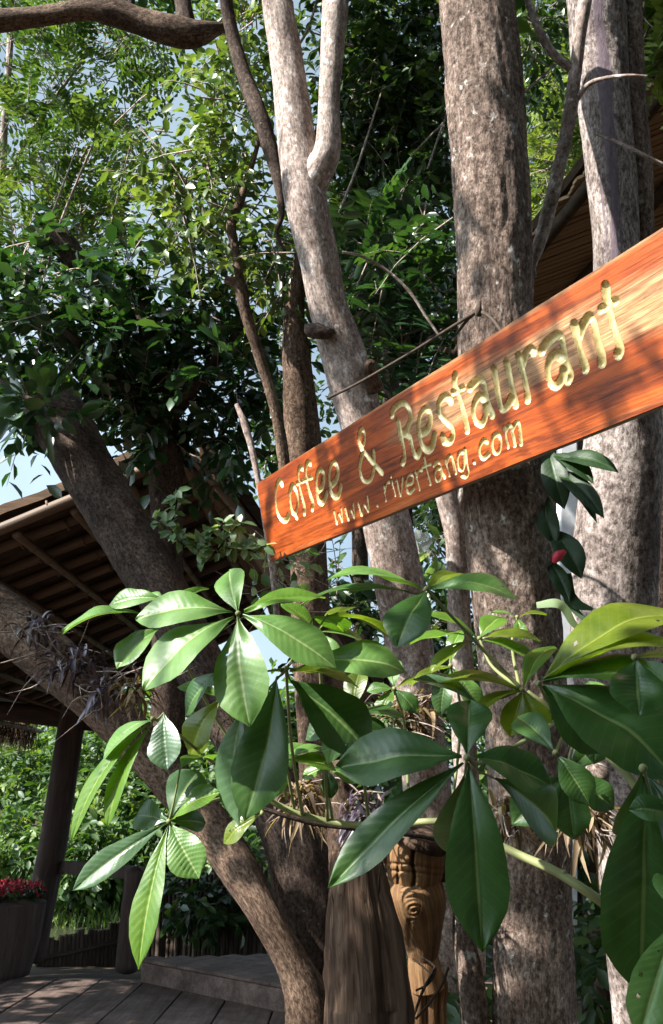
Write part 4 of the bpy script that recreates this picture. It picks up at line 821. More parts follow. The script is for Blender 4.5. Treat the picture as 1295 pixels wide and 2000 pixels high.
 ((1318, 1790), .92, [(1340, 1800, 1.1), (1365, 1800, 1.38)], [((1248, 2030), -.05, 92, PG, dict(facing=(-.1, -.8, .55), bow=.05)), ((1300, 1700), .05, 60, PG, dict(facing=LF))]),
]
for cen, dep, pet, lfs in CL:
    cpt = at(*cen, dep); mb = M()
    pts = [cpt] + [at(*p) for p in pet]
    rad = np.linspace(.0023, .0036, len(pts)); tube(mb, pts, rad, seg=8, n=24, amp=.05)
    tube(mb, [cpt + (pts[1] - cpt) * .06, cpt, cpt - nrm(pts[1] - cpt) * .004], [.003, .005, .003], seg=8, n=6)
    pe = mb.build('leaf_stalk', STALK, plant)
    for tip, dz, wpx, m, op in lfs:
        op = dict(op); bs_ = op.pop('base', None)
        B = cpt + (at(*tip, dep) - cpt) * .035 if bs_ is None else at(*bs_, dep)
        leaflet(B, at(*tip, dep + dz), wpx, m, pe, **op)
        if bs_ is not None and math.hypot(bs_[0] - cen[0], bs_[1] - cen[1]) > 16:
            mb = M(); tube(mb, [cpt, (cpt + B) / 2 + np.array([0, .004, -.004]), B], [.002, .0018, .0015], seg=6, n=8); mb.build('leaflet_stalk', STALK, pe)

# ================================================================== CROWNS BEHIND
def crowntree(name, label, base, m, blobs, L, trunk=None, tm=BARK_BROWN, group=None, twigs=True, cat='tree', **kw):
    t = thing(name, label, cat, base, group)
    if trunk is not None: trunk.build('trunk', tm, t)
    mb = M(); tw = M() if twigs else None
    crown(mb, tw, blobs, L, **kw)
    o = mb.build('crown', m, t); o['kind'] = 'stuff'
    if tw is not None and tw.n: q = tw.build('twig', BARK_PALE, t); q['kind'] = 'stuff'
    return t
g0 = np.array([1, 1, 0])
# feathery tree, upper left
mb = M(); ptube(mb, [(-90, 1900, 9.0, 30), (-40, 900, 9, 22), (2, 380, 9, 16), (8, 250, 9, 14), (18, 120, 9, 12), (25, -60, 9, 9)], seg=14, n=90, amp=.1, seed=111)
for pts in ([(2, 380, 9, 10), (60, 260, 8.8, 8), (160, 120, 8.6, 5)], [(40, 560, 9, 9), (105, 430, 8.7, 9), (150, 330, 8.6, 7), (175, 280, 8.6, 4)], [(60, 600, 9, 9), (120, 470, 8.5, 10), (240, 380, 8.4, 6), (330, 230, 8.3, 4)]):
    ptube(mb, pts, seg=8, n=24, amp=.1, seed=3)
B_ = lambda px, py, d, rx, ry, rd, n: (*blob(px, py, d, rx, ry, rd), n)
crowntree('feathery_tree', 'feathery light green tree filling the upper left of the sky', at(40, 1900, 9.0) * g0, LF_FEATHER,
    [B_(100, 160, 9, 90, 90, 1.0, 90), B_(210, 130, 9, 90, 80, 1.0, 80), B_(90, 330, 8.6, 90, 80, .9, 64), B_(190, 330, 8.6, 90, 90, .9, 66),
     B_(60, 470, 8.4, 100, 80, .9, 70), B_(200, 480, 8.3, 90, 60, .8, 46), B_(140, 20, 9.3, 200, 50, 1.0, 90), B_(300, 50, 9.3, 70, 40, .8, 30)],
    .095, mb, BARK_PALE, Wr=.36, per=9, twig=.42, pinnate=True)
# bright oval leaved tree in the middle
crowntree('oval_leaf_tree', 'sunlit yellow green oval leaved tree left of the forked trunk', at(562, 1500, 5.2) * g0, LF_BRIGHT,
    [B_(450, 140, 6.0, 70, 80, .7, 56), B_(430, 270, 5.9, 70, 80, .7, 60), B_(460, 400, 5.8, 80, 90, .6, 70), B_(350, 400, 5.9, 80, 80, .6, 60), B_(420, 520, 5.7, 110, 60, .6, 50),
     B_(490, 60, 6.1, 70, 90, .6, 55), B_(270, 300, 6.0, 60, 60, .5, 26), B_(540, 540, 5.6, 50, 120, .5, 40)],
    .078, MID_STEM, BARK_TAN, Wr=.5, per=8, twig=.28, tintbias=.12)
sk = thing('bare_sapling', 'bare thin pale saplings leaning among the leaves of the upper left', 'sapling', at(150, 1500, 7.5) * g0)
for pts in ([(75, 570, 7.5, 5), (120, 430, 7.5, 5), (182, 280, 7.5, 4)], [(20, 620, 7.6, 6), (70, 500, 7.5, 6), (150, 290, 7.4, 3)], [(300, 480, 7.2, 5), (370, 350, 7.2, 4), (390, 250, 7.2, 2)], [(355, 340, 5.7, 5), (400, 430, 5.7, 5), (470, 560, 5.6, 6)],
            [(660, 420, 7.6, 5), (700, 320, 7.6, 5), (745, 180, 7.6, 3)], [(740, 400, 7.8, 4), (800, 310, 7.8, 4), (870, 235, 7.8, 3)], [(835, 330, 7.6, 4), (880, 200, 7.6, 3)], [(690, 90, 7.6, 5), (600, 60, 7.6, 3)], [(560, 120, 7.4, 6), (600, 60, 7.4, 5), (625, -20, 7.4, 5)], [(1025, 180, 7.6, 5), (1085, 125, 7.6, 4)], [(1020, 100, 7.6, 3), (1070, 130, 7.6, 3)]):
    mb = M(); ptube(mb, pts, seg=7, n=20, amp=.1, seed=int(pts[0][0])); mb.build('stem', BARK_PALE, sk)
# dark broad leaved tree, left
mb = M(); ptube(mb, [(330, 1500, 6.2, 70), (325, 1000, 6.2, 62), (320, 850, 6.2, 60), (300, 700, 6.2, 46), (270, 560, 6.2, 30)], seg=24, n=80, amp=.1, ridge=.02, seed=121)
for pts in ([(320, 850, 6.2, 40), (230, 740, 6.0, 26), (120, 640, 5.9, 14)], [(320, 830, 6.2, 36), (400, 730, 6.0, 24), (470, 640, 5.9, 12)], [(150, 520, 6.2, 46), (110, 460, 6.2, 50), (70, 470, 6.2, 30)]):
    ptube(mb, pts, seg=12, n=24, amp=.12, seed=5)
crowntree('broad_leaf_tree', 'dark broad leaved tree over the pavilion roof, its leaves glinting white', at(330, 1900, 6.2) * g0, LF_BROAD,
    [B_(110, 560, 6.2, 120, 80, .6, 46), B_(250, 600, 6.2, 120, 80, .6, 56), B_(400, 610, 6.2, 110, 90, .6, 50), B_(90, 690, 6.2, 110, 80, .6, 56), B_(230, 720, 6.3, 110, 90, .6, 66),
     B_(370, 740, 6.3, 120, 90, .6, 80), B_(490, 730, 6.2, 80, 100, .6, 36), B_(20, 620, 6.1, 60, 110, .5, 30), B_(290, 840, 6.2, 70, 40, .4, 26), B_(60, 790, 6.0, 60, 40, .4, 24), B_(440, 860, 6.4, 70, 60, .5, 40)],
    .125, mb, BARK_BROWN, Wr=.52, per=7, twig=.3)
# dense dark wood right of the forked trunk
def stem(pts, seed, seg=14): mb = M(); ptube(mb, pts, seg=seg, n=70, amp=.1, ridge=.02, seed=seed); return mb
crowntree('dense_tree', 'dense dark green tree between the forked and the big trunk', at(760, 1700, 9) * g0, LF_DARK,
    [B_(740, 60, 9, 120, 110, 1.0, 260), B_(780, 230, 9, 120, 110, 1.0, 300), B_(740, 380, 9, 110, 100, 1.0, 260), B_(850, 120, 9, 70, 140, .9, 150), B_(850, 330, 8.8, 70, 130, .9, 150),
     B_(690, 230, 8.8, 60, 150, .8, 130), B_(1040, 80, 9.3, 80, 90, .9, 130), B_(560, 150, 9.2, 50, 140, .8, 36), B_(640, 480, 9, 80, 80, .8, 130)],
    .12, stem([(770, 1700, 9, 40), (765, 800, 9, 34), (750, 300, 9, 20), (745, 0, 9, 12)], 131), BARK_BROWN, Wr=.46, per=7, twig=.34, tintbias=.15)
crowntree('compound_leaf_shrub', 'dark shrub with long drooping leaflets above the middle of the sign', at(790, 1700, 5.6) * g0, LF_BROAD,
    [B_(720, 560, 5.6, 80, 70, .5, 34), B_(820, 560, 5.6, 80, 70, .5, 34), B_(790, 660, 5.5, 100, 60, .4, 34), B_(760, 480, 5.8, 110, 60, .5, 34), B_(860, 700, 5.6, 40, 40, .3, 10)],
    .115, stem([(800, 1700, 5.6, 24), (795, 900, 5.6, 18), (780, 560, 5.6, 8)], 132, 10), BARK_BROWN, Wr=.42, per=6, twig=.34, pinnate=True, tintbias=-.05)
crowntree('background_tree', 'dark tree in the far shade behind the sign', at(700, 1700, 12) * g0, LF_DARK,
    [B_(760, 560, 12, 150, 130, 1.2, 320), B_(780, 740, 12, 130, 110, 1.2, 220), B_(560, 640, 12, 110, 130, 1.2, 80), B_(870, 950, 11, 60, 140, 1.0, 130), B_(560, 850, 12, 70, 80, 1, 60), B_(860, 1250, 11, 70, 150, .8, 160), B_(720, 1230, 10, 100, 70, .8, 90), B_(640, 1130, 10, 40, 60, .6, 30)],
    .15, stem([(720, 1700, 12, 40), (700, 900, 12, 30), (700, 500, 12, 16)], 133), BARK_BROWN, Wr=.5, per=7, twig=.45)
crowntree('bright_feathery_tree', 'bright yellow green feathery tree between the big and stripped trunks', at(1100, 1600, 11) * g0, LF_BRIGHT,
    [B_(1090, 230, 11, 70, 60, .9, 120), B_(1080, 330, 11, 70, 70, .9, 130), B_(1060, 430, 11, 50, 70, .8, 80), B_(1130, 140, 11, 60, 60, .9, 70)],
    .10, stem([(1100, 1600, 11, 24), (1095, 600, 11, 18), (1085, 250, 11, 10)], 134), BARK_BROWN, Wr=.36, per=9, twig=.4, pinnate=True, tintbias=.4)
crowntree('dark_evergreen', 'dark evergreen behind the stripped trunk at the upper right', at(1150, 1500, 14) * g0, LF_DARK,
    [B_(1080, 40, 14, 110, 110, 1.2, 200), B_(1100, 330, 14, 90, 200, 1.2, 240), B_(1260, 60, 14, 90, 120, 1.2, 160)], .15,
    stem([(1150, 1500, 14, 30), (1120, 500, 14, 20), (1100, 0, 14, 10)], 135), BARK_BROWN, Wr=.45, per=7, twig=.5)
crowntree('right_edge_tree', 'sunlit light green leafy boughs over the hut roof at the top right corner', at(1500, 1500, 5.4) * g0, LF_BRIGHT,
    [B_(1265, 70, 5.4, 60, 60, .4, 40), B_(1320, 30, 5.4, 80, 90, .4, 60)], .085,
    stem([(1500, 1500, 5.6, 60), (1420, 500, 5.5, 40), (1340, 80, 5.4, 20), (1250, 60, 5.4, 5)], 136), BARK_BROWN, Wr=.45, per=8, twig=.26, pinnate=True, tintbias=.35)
# bushes of the far bank, seen under the pavilion roof
for i, (px, py, d, rx, ry, n, lab) in enumerate(((210, 1520, 26, 110, 120, 420, 'tall light green bush on the far bank left of the leaning tree'),
        (310, 1580, 25, 90, 110, 330, 'green bush on the far bank behind the drooping leaf'),
        (60, 1500, 30, 110, 70, 260, 'pale green bush on the far bank left of the pavilion post'),
        (40, 1650, 24, 90, 60, 260, 'low sunlit bush on the far bank at the left edge'),
        (180, 1660, 23.5, 100, 80, 300, 'leafy low bush by the water behind the rail'),
        (430, 1600, 24, 90, 150, 300, 'shaded bush on the far bank behind the leaning tree'))):
    base = at(px, py + ry, d)
    mb = M(); tube(mb, [base - np.array([0, 0, 1.2]), base, at(px, py, d)], [.08, .06, .03], seg=8, n=10)
    crowntree('bank_bush', lab, base - np.array([0, 0, 1.2]), LF_BANK, [B_(px, py, d, rx, ry, 1.6, n)], .26, mb, BARK_BROWN, 'bushes on the far river bank', False, 'bush', Wr=.5, per=8, twig=.7)
# far tree line closing the view low down
far = M(); bl = []
for x in range(-60, 70, 5):
    y = 60 + 12 * random.random(); bl.append((np.array([x, y, 3.2 + 1.6 * random.random() + 2.0]), np.array([4.2, 3, 3.4 + random.random() * 1.6]), 130))
crown(far, None, bl, .9, Wr=.6, per=6, twig=1.6)
tag(far.build('far_woods', LF_BANK, base=(0, 60, 0)), 'far wooded skyline beyond the river', 'woods', kind='stuff')
# low shaded shrubs between the trunks
for i, (px, py, d, rx, ry, n, L, lab) in enumerate(((890, 1720, 4.6, 70, 110, 70, .12, 'dark shaded shrub behind the carved figure'),
        (880, 1930, 4.0, 60, 70, 50, .10, 'dark low shrub at the foot of the big trunk'),
        (590, 1520, 6.5, 110, 110, 120, .12, 'shaded shrub behind the leaning tree fork'),
        (760, 1480, 5.5, 80, 120, 90, .12, 'shaded shrub behind the foot of the forked tree'),
        (1120, 1560, 5.2, 70, 120, 90, .12, 'dark shrub behind the white post'),
        (1180, 1850, 4.6, 90, 120, 80, .12, 'dark shrub at the lower right behind the big leaves'),
        (400, 1760, 11.6, 110, 40, 90, .16, 'low green plants along the deck edge by the fence'))):
    base = at(px, py + ry, d); base[2] = 0
    mb = M(); tube(mb, [base, at(px, py, d)], [.03, .012], seg=7, n=8)
    crowntree('shade_shrub', lab, base, LF_DARK, [B_(px, py, d, rx, ry, .5, n)], L, mb, BARK_BROWN, 'shaded shrubs between the trunks', False, 'shrub', Wr=.42, per=7, twig=.25)
# unseen trees added round the camera: leaf clumps placed to block sun and sky
E1 = nrm(np.cross([0, 0, 1], SUN)); E2 = np.cross(SUN, E1)
def sblob(u, v, r, n, dist=4.6): return (E1 * u + E2 * v + SUN * dist, np.array([r, r, r]), n)  # leaf clump on a sun line, so its shade lands where wanted
SH = [sblob(-.62, 1.72, .28, 100, 3.6), sblob(-.90, 1.66, .14, 30, 3.7), sblob(-.86, 1.86, .13, 28, 3.5), sblob(-1.2, 2.02, .07, 6, 3.5),
      sblob(-2.55, 3.06, .13, 34), sblob(-2.30, 3.03, .13, 30), sblob(-2.78, 3.12, .06, 5), sblob(-1.85, 3.06, .05, 3), sblob(-1.40, 2.80, .10, 12), sblob(-1.62, 3.07, .06, 4),
      sblob(-2.05, 3.70, .07, 3), sblob(-1.86, 3.98, .08, 3), sblob(-2.02, 3.35, .05, 2), sblob(-2.28, 2.45, .20, 36), sblob(-2.22, 2.2, .16, 20),
      sblob(-3.12, 3.62, .13, 20, 5), sblob(-2.36, 1.80, .2, 46), sblob(-2.42, 1.5, .2, 30), sblob(-2.95, 2.0, .1, 5)]
mb = M(); tb_ = np.array([-3.6, -1.6, -.1]); top_ = tb_ + [.3, .3, 3.4]
tube(mb, [tb_, tb_ + [0.1, .1, 2.0], tb_ + [.3, .4, 4.5], tb_ + [.6, .9, 6.0]], [.2, .17, .13, .06], seg=20, n=60, amp=.08, ridge=.02, seed=141)
for c, r, n in SH: tube(mb, [top_, top_ * .45 + c * .55 + [0, 0, .25], c], [.018, .009, .003], seg=8, n=20, amp=.08)
ovt = crowntree('dapple_tree', 'unseen leafy tree beside the camera, its clumps placed to shade chosen spots', tb_, LF_DARK, SH, .10, mb, BARK_BROWN, Wr=.5, per=7, twig=.13)  # out of view; clumps positioned to shade leaves, sign and trunks
def dk(px, py, z=0.0): p = on(px, py, z); return float(p @ E1), float(p @ E2)
SH2 = [sblob(-3.95, 2.92, .34, 60, 5), sblob(-3.62, 2.60, .28, 46, 5), sblob(-3.30, 2.34, .2, 20, 5), sblob(-4.3, 3.3, .3, 36, 5), sblob(-3.80, 2.22, .26, 22, 5), sblob(-4.05, 2.45, .25, 26, 5), sblob(-3.45, 3.9, .25, 10, 5)]
SH2 += [sblob(*dk(px, py), r, n, 7.5) for px, py, r, n in ((420, 1985, .5, 80), (300, 1950, .35, 50), (520, 1990, .5, 80), (400, 1870, .5, 70), (300, 1890, .3, 40), (20, 1925, .3, 34), (-90, 1990, .25, 20), (260, 1990, .12, 6))]
mb = M(); crown(mb, None, SH2, .17, Wr=.5, per=7, twig=.24); o = mb.build('bough', LF_DARK, ovt); o['kind'] = 'stuff'  # further unseen clumps, added to shade the leaning limbs and the deck
def big(name, lab, base, blobs, r0):
    mb = M(); base = np.array(base); cc = np.mean([b[0] for b in blobs], 0)
    tube(mb, [base, base * [1, 1, 0] + [0, 0, 2.5], cc], [r0, r0 * .85, r0 * .35], seg=18, n=50, amp=.07, ridge=.02, seed=int(r0 * 1000))
    for b in blobs: tube(mb, [base * [1, 1, 0] + [0, 0, 3], (cc + b[0]) / 2, b[0]], [r0 * .5, r0 * .3, .02], seg=8, n=14, amp=.1)
    crowntree(name, lab, base, LF_DARK, blobs, .26, mb, BARK_BROWN, Wr=.5, per=7, twig=.6, twigs=False)
f3 = lambda x, y, z, r, n: (np.array([x, y, z]), np.array([r, r, r * .6]), n)
big('sky_block_tree', 'unseen broad tree added behind the camera to cut sky light', (3.2, -2.6, -.1), [f3(2.6, -1.5, 7.6, 2.6, 620), f3(3.6, -3.4, 5.6, 2.2, 420), f3(1.2, -.6, 9.4, 2.4, 480), f3(5.5, -1.5, 5.0, 2.2, 420), f3(4.0, -2.2, 3.0, 1.6, 220)], .22)  # this and the next three: added out of view against sky fill light
big('sky_block_tree', 'second unseen broad tree added further back to cut sky light', (-1.0, -7.5, -.1), [f3(-1.5, -7.0, 5.0, 3.0, 520), f3(1.5, -6.5, 3.2, 2.4, 380), f3(-4.5, -7.0, 3.4, 2.6, 420), f3(.5, -6.5, 7.4, 2.6, 420)], .24)
big('sky_block_tree', 'unseen low boughed tree added close behind the camera to cut sky light', (-1.6, -5.0, -.1), [f3(-3.2, -4.4, 2.4, 1.9, 330), f3(-.5, -3.5, 2.2, 1.5, 260), f3(1.6, -3.6, 3.8, 1.9, 330), f3(-3.6, -4.6, 5.6, 2.0, 330), f3(-.6, -3.8, 5.6, 2.0, 330), f3(-5.6, -5.4, 3.6, 1.8, 260)], .18)
big('sky_block_tree', 'third unseen broad tree added at the back left to cut sky light', (-8.5, -6.8, -.1), [f3(-8.0, -6.6, 4.8, 2.8, 480), f3(-7.0, -6.4, 2.2, 1.8, 260)], .24)
def addcrown(t, blobs, m, L=.22):
    mb = M(); crown(mb, None, blobs, L, per=7, twig=.6); o = mb.build('crown', m, t); o['kind'] = 'stuff'
big('deck_shade_tree', 'unseen tree added left of the deck to dapple its planks', (-7.2, 6.2, -.3), [f3(-6.5, 5.2, 3.7, 1.5, 90), f3(-7.8, 9.0, 4.2, 2.2, 330), f3(-7.6, 7.4, 2.0, 1.2, 110)], .16)  # added out of frame to dapple the deck and block sky on the left
addcrown(t2, [f3(.6, 3.2, 8.9, 2.3, 520), f3(-.6, 2.0, 9.6, 2.0, 380)], LF_DARK)
addcrown(t1, [f3(-.8, 4.9, 9.2, 2.1, 400)], LF_DARK)
addcrown(t3, [f3(2.6, 3.6, 8.0, 2.2, 460), f3(4.2, 2.2, 6.6, 2.0, 380)], LF_DARK)
mb = M(); crown(mb, None, [f3(-3.4, 5.0, 8.0, 1.4, 200)], .10, per=7, twig=.4); o = mb.build('crown', LF_DARK, tb); o['kind'] = 'stuff'

# ================================================================== SMALL THINGS
# picket fences at the edge of the deck
PICK = wood('picket_wood', [(.3, (.03, .022, .018)), (.55, (.09, .065, .05)), (.75, (.2, .15, .12))], (40, 40, 5), .9, .1, .003)
f1 = thing('low_picket_fence', 'low row of dark wooden stakes along the river edge of the deck', 'fence', on(160, 1885, 0) + np.array([0, .8, 0]))
fa, fb = at(75, 1852, 10.7), at(262, 1812, 11.4)
for i in range(24):
    p = fa + (fb - fa) * (i / 23); h = .16 + random.uniform(-.03, .04); mb = M()
    tube(mb, [p + np.array([0, 0, -.7]), p + np.array([0, 0, h - .16]), p + np.array([random.uniform(-.01, .01), 0, h - .1])], [.034, .032, .02], seg=7, n=8, amp=.1, seed=i); mb.build('stake', PICK, f1)
mb = M(); tube(mb, [fa + [0, -.05, -.12], fb + [0, -.05, -.12]], [.025, .025], seg=7, n=10, amp=.1); mb.build('fence_rail', PICK, f1)
f2 = thing('tall_stake_fence', 'shaded fence of tall rough wooden stakes behind the raised platform', 'fence', on(400, 1840, 0) + np.array([0, 1.2, 0]))
fa, fb = at(300, 1700, 12.0), at(520, 1690, 11.8)
for i in range(26):
    p = fa + (fb - fa) * (i / 25) + np.array([0, random.uniform(-.03, .03), random.uniform(-.12, .1)]); mb = M()
    tube(mb, [np.array([p[0], p[1], -.8]), p * [1, 1, .5], p], [.036, .034, .024], seg=7, n=10, amp=.12, seed=i); mb.build('stake', PICK, f2)
# planter with red flowers at the left edge
pl = thing('flower_planter', 'dark wooden planter tub with small red flowers at the left edge', 'planter', on(-10, 1905, 0))
c = on(-25, 1905, 0)
mb = M(); tube(mb, [c, c + [0, 0, .3], c + [0, 0, .62], c + [0, 0, .66]], [.40, .47, .50, .50], seg=28, n=16, amp=.03, seed=2); mb.build('tub', POSTW, pl)
mb = M(); n = 900; a_ = RNG.random(n) * 6.283; r_ = .46 * np.sqrt(RNG.random(n)); P = np.stack([c[0] + r_ * np.cos(a_), c[1] + r_ * np.sin(a_), c[2] + .66 + .12 * RNG.random(n)], -1)
leaves(mb, P, RNG.normal(size=(n, 3)) + [0, 0, .8], RNG.normal(size=(n, 3)) + [0, 0, 1], .06, .035, RNG.random(n)); o = mb.build('foliage', LF_BROAD, pl); o['kind'] = 'stuff'
RED = plain('red_petal', (.40, .03, .05), .6, .3, .3, 40)
mb = M(); n = 500; a_ = RNG.random(n) * 6.283; r_ = .47 * np.sqrt(RNG.random(n)); P = np.stack([c[0] + r_ * np.cos(a_), c[1] + r_ * np.sin(a_), c[2] + .74 + .10 * RNG.random(n)], -1)
leaves(mb, P, RNG.normal(size=(n, 3)) + [0, 0, .5], RNG.normal(size=(n, 3)) + [0, -.5, 1], .045, .035, RNG.random(n)); o = mb.build('flower', RED, pl); o['kind'] = 'stuff'
# purple strap leaved epiphytes
PURP = leafmat('purple_strap', [(0, (.018, .010, .016)), (.6, (.055, .034, .055)), (1, (.16, .125, .16))], .2, .35)
DRYL = leafmat('dry_strap', [(0, (.035, .02, .010)), (.6, (.14, .085, .04)), (1, (.34, .25, .15))], .3, .7)
PALEG = leafmat('pale_epiphyte', [(0, (.05, .10, .04)), (.6, (.12, .2, .09)), (1, (.3, .36, .24))], .4, .4)
def straps(mb, P, D, L, Wd):
    n = len(P); D = nrmv(D); k = np.linspace(0, 1, 7); sd = nrmv(np.cross(D, np.array([0, 0, 1.0]) + RNG.normal(size=(n, 3)) * .2)); up_ = np.cross(sd, D)
    cu = (.5 + 1.3 * RNG.random(n))[:, None]; bend = RNG.normal(size=n)[:, None] * .35
    ctr = P[:, None] + D[:, None] * (L[:, None] * k * (1 - .25 * cu * k))[..., None] + np.array([0, 0, -1.0]) * (L[:, None] * cu * .55 * k ** 2)[..., None] + sd[:, None] * (L[:, None] * bend * k ** 2)[..., None]
    w_ = Wd[:, None] * np.array([.7, 1, 1, .95, .8, .5, .05]) * .5
    V = np.stack([ctr - sd[:, None] * w_[..., None] + up_[:, None] * (w_ * .5)[..., None], ctr, ctr + sd[:, None] * w_[..., None] + up_[:, None] * (w_ * .5)[..., None]], 2)
    I = np.arange(n * 21).reshape(n, 7, 3); F = np.stack([I[:, :-1, :-1], I[:, :-1, 1:], I[:, 1:, 1:], I[:, 1:, :-1]], -1).reshape(-1, 4)
    mb.add(V.reshape(-1, 3), [F], tint=np.repeat(RNG.random(n), 21))
def tuft(name, label, c, rad, n, L, Wd, m, up=.6, group=None, cat='plant', droop=.5, root=True):
    t = thing(name, label, cat, c, group); mb = M()
    P, d = inblob(n, c, rad, .5)
    if Wd < .03: straps(mb, P, d + RNG.normal(size=(n, 3)) * .5 + np.array([0, -.25, up]), L * (.6 + RNG.random(n)), Wd * (.7 + .8 * RNG.random(n)))
    else: leaves(mb, P, d + RNG.normal(size=(n, 3)) * .5 + np.array([0, -.25, up]), RNG.normal(size=(n, 3)) + [0, 0, .8], L * (.5 + RNG.random(n)), Wd * (.6 + .8 * RNG.random(n)), RNG.random(n), droop)
    o = mb.build('foliage', m, t); o['kind'] = 'stuff'
    if root:
        mb = M()
        for i in range(14):
            p = np.asarray(c) + RNG.normal(size=3) * np.asarray(rad) * .5; q = p + RNG.normal(size=3) * np.asarray(rad) * 1.2 + np.array([0, -.02, -.03]); tube(mb, [p, (p + q) / 2 + RNG.normal(size=3) * .02, q], [.003, .0025, .001], seg=4, n=8)
        o = mb.build('root', BARK_PALE, t); o['kind'] = 'stuff'
    return t
def bl(px, py, d, rx, ry, rd): return blob(px, py, d, rx, ry, rd)
for (px, py, d, rx, ry, n, lab) in ((140, 1290, 3.62, 60, 34, 90, 'purple leaved epiphyte clump on the upper side of the left limb'),
                                    (70, 1225, 3.75, 50, 28, 44, 'smaller purple epiphyte higher up the left limb'),
                                    (205, 1345, 3.5, 34, 30, 60, 'purple tinged epiphyte lower down the left limb')):
    c, r = bl(px, py, d, rx, ry, .08); tuft('purple_epiphyte', lab, c, r, n, .066, .016, PURP, .5, 'purple epiphytes on the leaning limb')
for (px, py, d, rx, ry, n, m, lab) in ((790, 1395, 3.75, 60, 36, 220, DRYL, 'dry orange brown epiphyte on the forked tree behind the leaves'),
        (740, 1410, 3.7, 40, 30, 70, PALEG, 'pale green strap leaved epiphyte beside the dry one'),
        (600, 1560, 3.1, 46, 30, 110, DRYL, 'pale dry rooty epiphyte on the leaning tree'),
        (715, 1580, 2.75, 50, 26, 60, PURP, 'dark purple bromeliad on the tan stump'),
        (265, 1345, 3.45, 30, 34, 60, DRYL, 'dry brown tuft below the sunlit leaf on the left limb'),
        (985, 1590, 2.65, 40, 20, 50, DRYL, 'dry straw tuft by the big trunk'), (1140, 1592, 2.42, 34, 12, 90, DRYL, 'straw caught on the broken stub right of the big trunk')):
    c, r = bl(px, py, d, rx, ry, .07); tuft('epiphyte', lab, c, r, n, .085, .013, m, .35, 'epiphytes and dry tufts on the trunks')
# leafy creeper on the dark limb
cr = thing('leafy_creeper', 'small pale leaved creeper growing on the dark leaning limb', 'creeper', at(400, 1060, 3.95)); mb = M(); lm = M()
for (x0, y0, x1, y1) in ((290, 1010, 350, 1060), (340, 1050, 430, 1080), (330, 1040, 345, 960), (420, 1080, 470, 1020), (430, 1075, 500, 1080), (360, 1060, 400, 1100), (455, 1085, 520, 1065), (380, 1070, 440, 1020)):
    P = spline([at(x0, y0, 3.95), at((x0 + x1) / 2 + 6, (y0 + y1) / 2 - 8, 3.88), at(x1, y1, 3.85)], 12); tube(mb, P, [.004] * 12, seg=5, n=14)
    Q = np.repeat(P[1:], 2, 0); n = len(Q)
    leaves(lm, Q, RNG.normal(size=(n, 3)) * [1, .5, 1] + [0, -.3, .2], RNG.normal(size=(n, 3)) * .4 + [-.3, -.7, .5], .04 + .035 * RNG.random(n), .032, RNG.random(n) * .8 + .2)
mb.build('vine', BARK_BROWN, cr); o = lm.build('foliage', PALEG, cr); o['kind'] = 'stuff'
# leafy sprigs under the sign
for (px, py, d, rx, ry, n, L, lab) in ((850, 1075, 4.3, 34, 26, 16, .09, 'pale leafy sprig with a white bud under the sign'), (570, 1090, 4.6, 60, 30, 30, .07, 'leafy sprig below the left corner of the sign'), (540, 1150, 4.4, 50, 30, 26, .07, 'small leafy sprig at the foot of the pale pole')):
    c, r = bl(px, py, d, rx, ry, .1); t = tuft('leafy_sprig', lab, c, r, n, L, .045, PALEG, .1, None, 'plant', .2, True)
# staghorn fern between the right trunks
STAG = leafmat('staghorn_leaf', [(0, (.010, .026, .010)), (1, (.022, .05, .015))], .2, .6, .3)
STAGP = leafmat('staghorn_pale', [(0, (.18, .26, .12)), (1, (.3, .38, .2))], .4, .5)
PS = palm_mat('fern_blade', (.012, .034, .010), (.022, .052, .014), (.05, .09, .03), .25, .45)
sg = thing('staghorn_fern', 'dark glossy fern with forked lower fronds growing on the right side of the big trunk', 'fern', at(1085, 1010, 2.85))
def strap(pts, m, nm='frond', th=.08):
    mb = M(); P = np.array([at(a, b, d) for a, b, d, w_ in pts]); W_ = np.array([w_ / FPX * d / 2 for a, b, d, w_ in pts]); n = 26
    Q = spline(P, n); ww = spline(np.stack([W_, W_, W_], 1), n)[:, 0]; T = nrmv(np.gradient(Q, axis=0)); S = nrmv(np.cross(T, nrmv(CAM - Q) + np.array([0, 0, .25]))); N_ = np.cross(S, T)
    V = np.stack([Q + S * ww[:, None], Q + N_ * (ww * th)[:, None], Q - S * ww[:, None]], 1); I = np.arange(n * 3).reshape(n, 3)
    mb.add(V.reshape(-1, 3), [np.stack([I[:-1, :-1], I[:-1, 1:], I[1:, 1:], I[1:, :-1]], -1).reshape(-1, 4)], tint=np.full(n * 3, random.random())); return mb.build(nm, m, sg)
for (b0, t0, w0, d0, d1_) in (((1074, 905), (1208, 922), 28, 2.84, 2.62), ((1080, 920), (1180, 1012), 38, 2.84, 2.6), ((1085, 935), (1166, 1022), 20, 2.84, 2.62), ((1070, 1035), (1136, 1130), 52, 2.82, 2.66),
        ((1070, 872), (1102, 995), 52, 2.86, 2.72), ((1068, 960), (1086, 1066), 44, 2.84, 2.74), ((1072, 890), (1160, 945), 30, 2.85, 2.66), ((1066, 1090), (1112, 1175), 34, 2.84, 2.72)):
    leaflet(at(*b0, d0), at(*t0, d1_), w0, PS, sg, bow=.14, facing=(-.35, -.6, .7), lat=random.uniform(-.06, .06), wide=.1)
for pts in (
            [(1108, 1120, 2.76, 16), (1112, 1165, 2.74, 24), (1122, 1190, 2.73, 15), (1150, 1218, 2.7, 4)], [(1112, 1160, 2.74, 20), (1128, 1180, 2.72, 20), (1158, 1190, 2.7, 6)]):
    strap(pts, STAG)
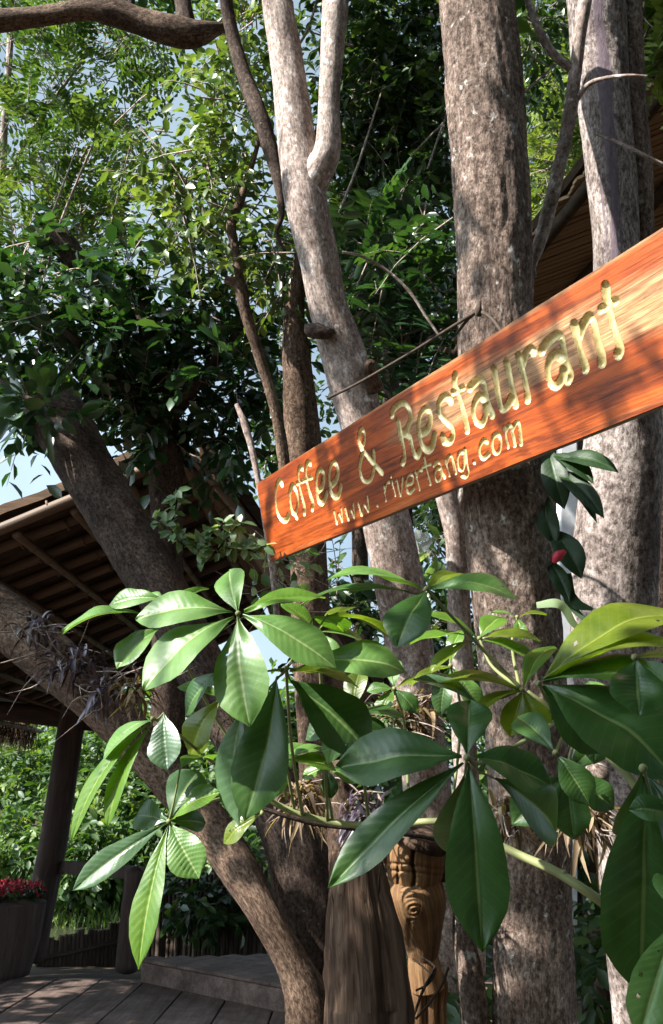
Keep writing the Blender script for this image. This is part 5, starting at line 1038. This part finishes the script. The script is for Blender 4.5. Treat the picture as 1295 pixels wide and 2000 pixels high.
strap([(1048, 1182, 2.6, 12), (1085, 1178, 2.58, 18), (1104, 1190, 2.58, 16), (1118, 1215, 2.58, 14), (1135, 1232, 2.58, 8)], STAGP, 'pale_frond')
mb = M(); ptube(mb, [(1082, 1098, 2.66, 8), (1090, 1086, 2.64, 20), (1104, 1076, 2.64, 8)], seg=12, n=10); mb.build('bud', RED, sg)
cb = tuft('leafy_bough', 'dark leafy bough hanging round the top of the leaning limb', at(85, 790, 4.15), blob(90, 790, 4.15, 85, 55, .2)[1], 70, .115, .06, LF_BROAD, -.1, None, 'bough', .25, False)
mb = M(); ptube(mb, [(-60, 700, 4.6, 16), (20, 760, 4.3, 12), (90, 790, 4.15, 8), (150, 800, 4.1, 4)], seg=8, n=20, amp=.1); mb.build('limb', BARK_BROWN, cb)
# white bud
WB = plain('white_petal', (.7, .74, .66), .6, .3, .15, 30)
bt = thing('white_flower', 'white flower bud beside the forked trunk under the sign', 'flower', at(820, 1062, 4.2))
for k in range(7):
    mb = M(); a_ = k * .9; c = at(820 + 8 * math.cos(a_), 1062 + 12 * math.sin(a_), 4.2 + .01 * (k % 3)); leaves(mb, np.array([c - [0, 0, .02]]), np.array([[math.cos(a_) * .5, -.2, .8]]), np.array([[0, -1, .3]]), .06, .045, np.array([.5])); mb.build('petal', WB, bt)
# thin dark tangle of twigs and one yellow twig in front of the carved figure
mb = M(); ptube(mb, [(822, 1868, 2.8, 4), (850, 1890, 2.78, 5), (838, 1920, 2.76, 5), (812, 1935, 2.75, 4)], seg=6, n=20, amp=.1); ptube(mb, [(806, 1872, 2.8, 4), (828, 1890, 2.78, 4), (845, 1905, 2.77, 3)], seg=6, n=14)
ptube(mb, [(850, 1890, 2.78, 5), (826, 1935, 2.75, 6), (808, 1985, 2.75, 5)], seg=6, n=14)
tag(mb.build('dark_twig', BARK_BROWN), 'dark thin forked twig hanging over the carved figure', 'twig')
mb = M(); ptube(mb, [(876, 1890, 2.72, 5), (862, 1925, 2.72, 6), (838, 1960, 2.72, 5), (812, 1990, 2.72, 5)], seg=6, n=20, amp=.12)
tag(mb.build('yellow_twig', DRYL), 'thin yellow straw twig in front of the carved figure legs', 'twig')
mb = M(); ptube(mb, [(508, 1578, 2.2, 8), (600, 1605, 2.2, 10), (690, 1618, 2.2, 10), (760, 1625, 2.25, 9), (860, 1640, 2.3, 8)], seg=8, n=30, amp=.12, seed=5)
tag(mb.build('dark_branch', BARK_BROWN), 'thin dark branch lying across behind the lower leaves', 'branch')
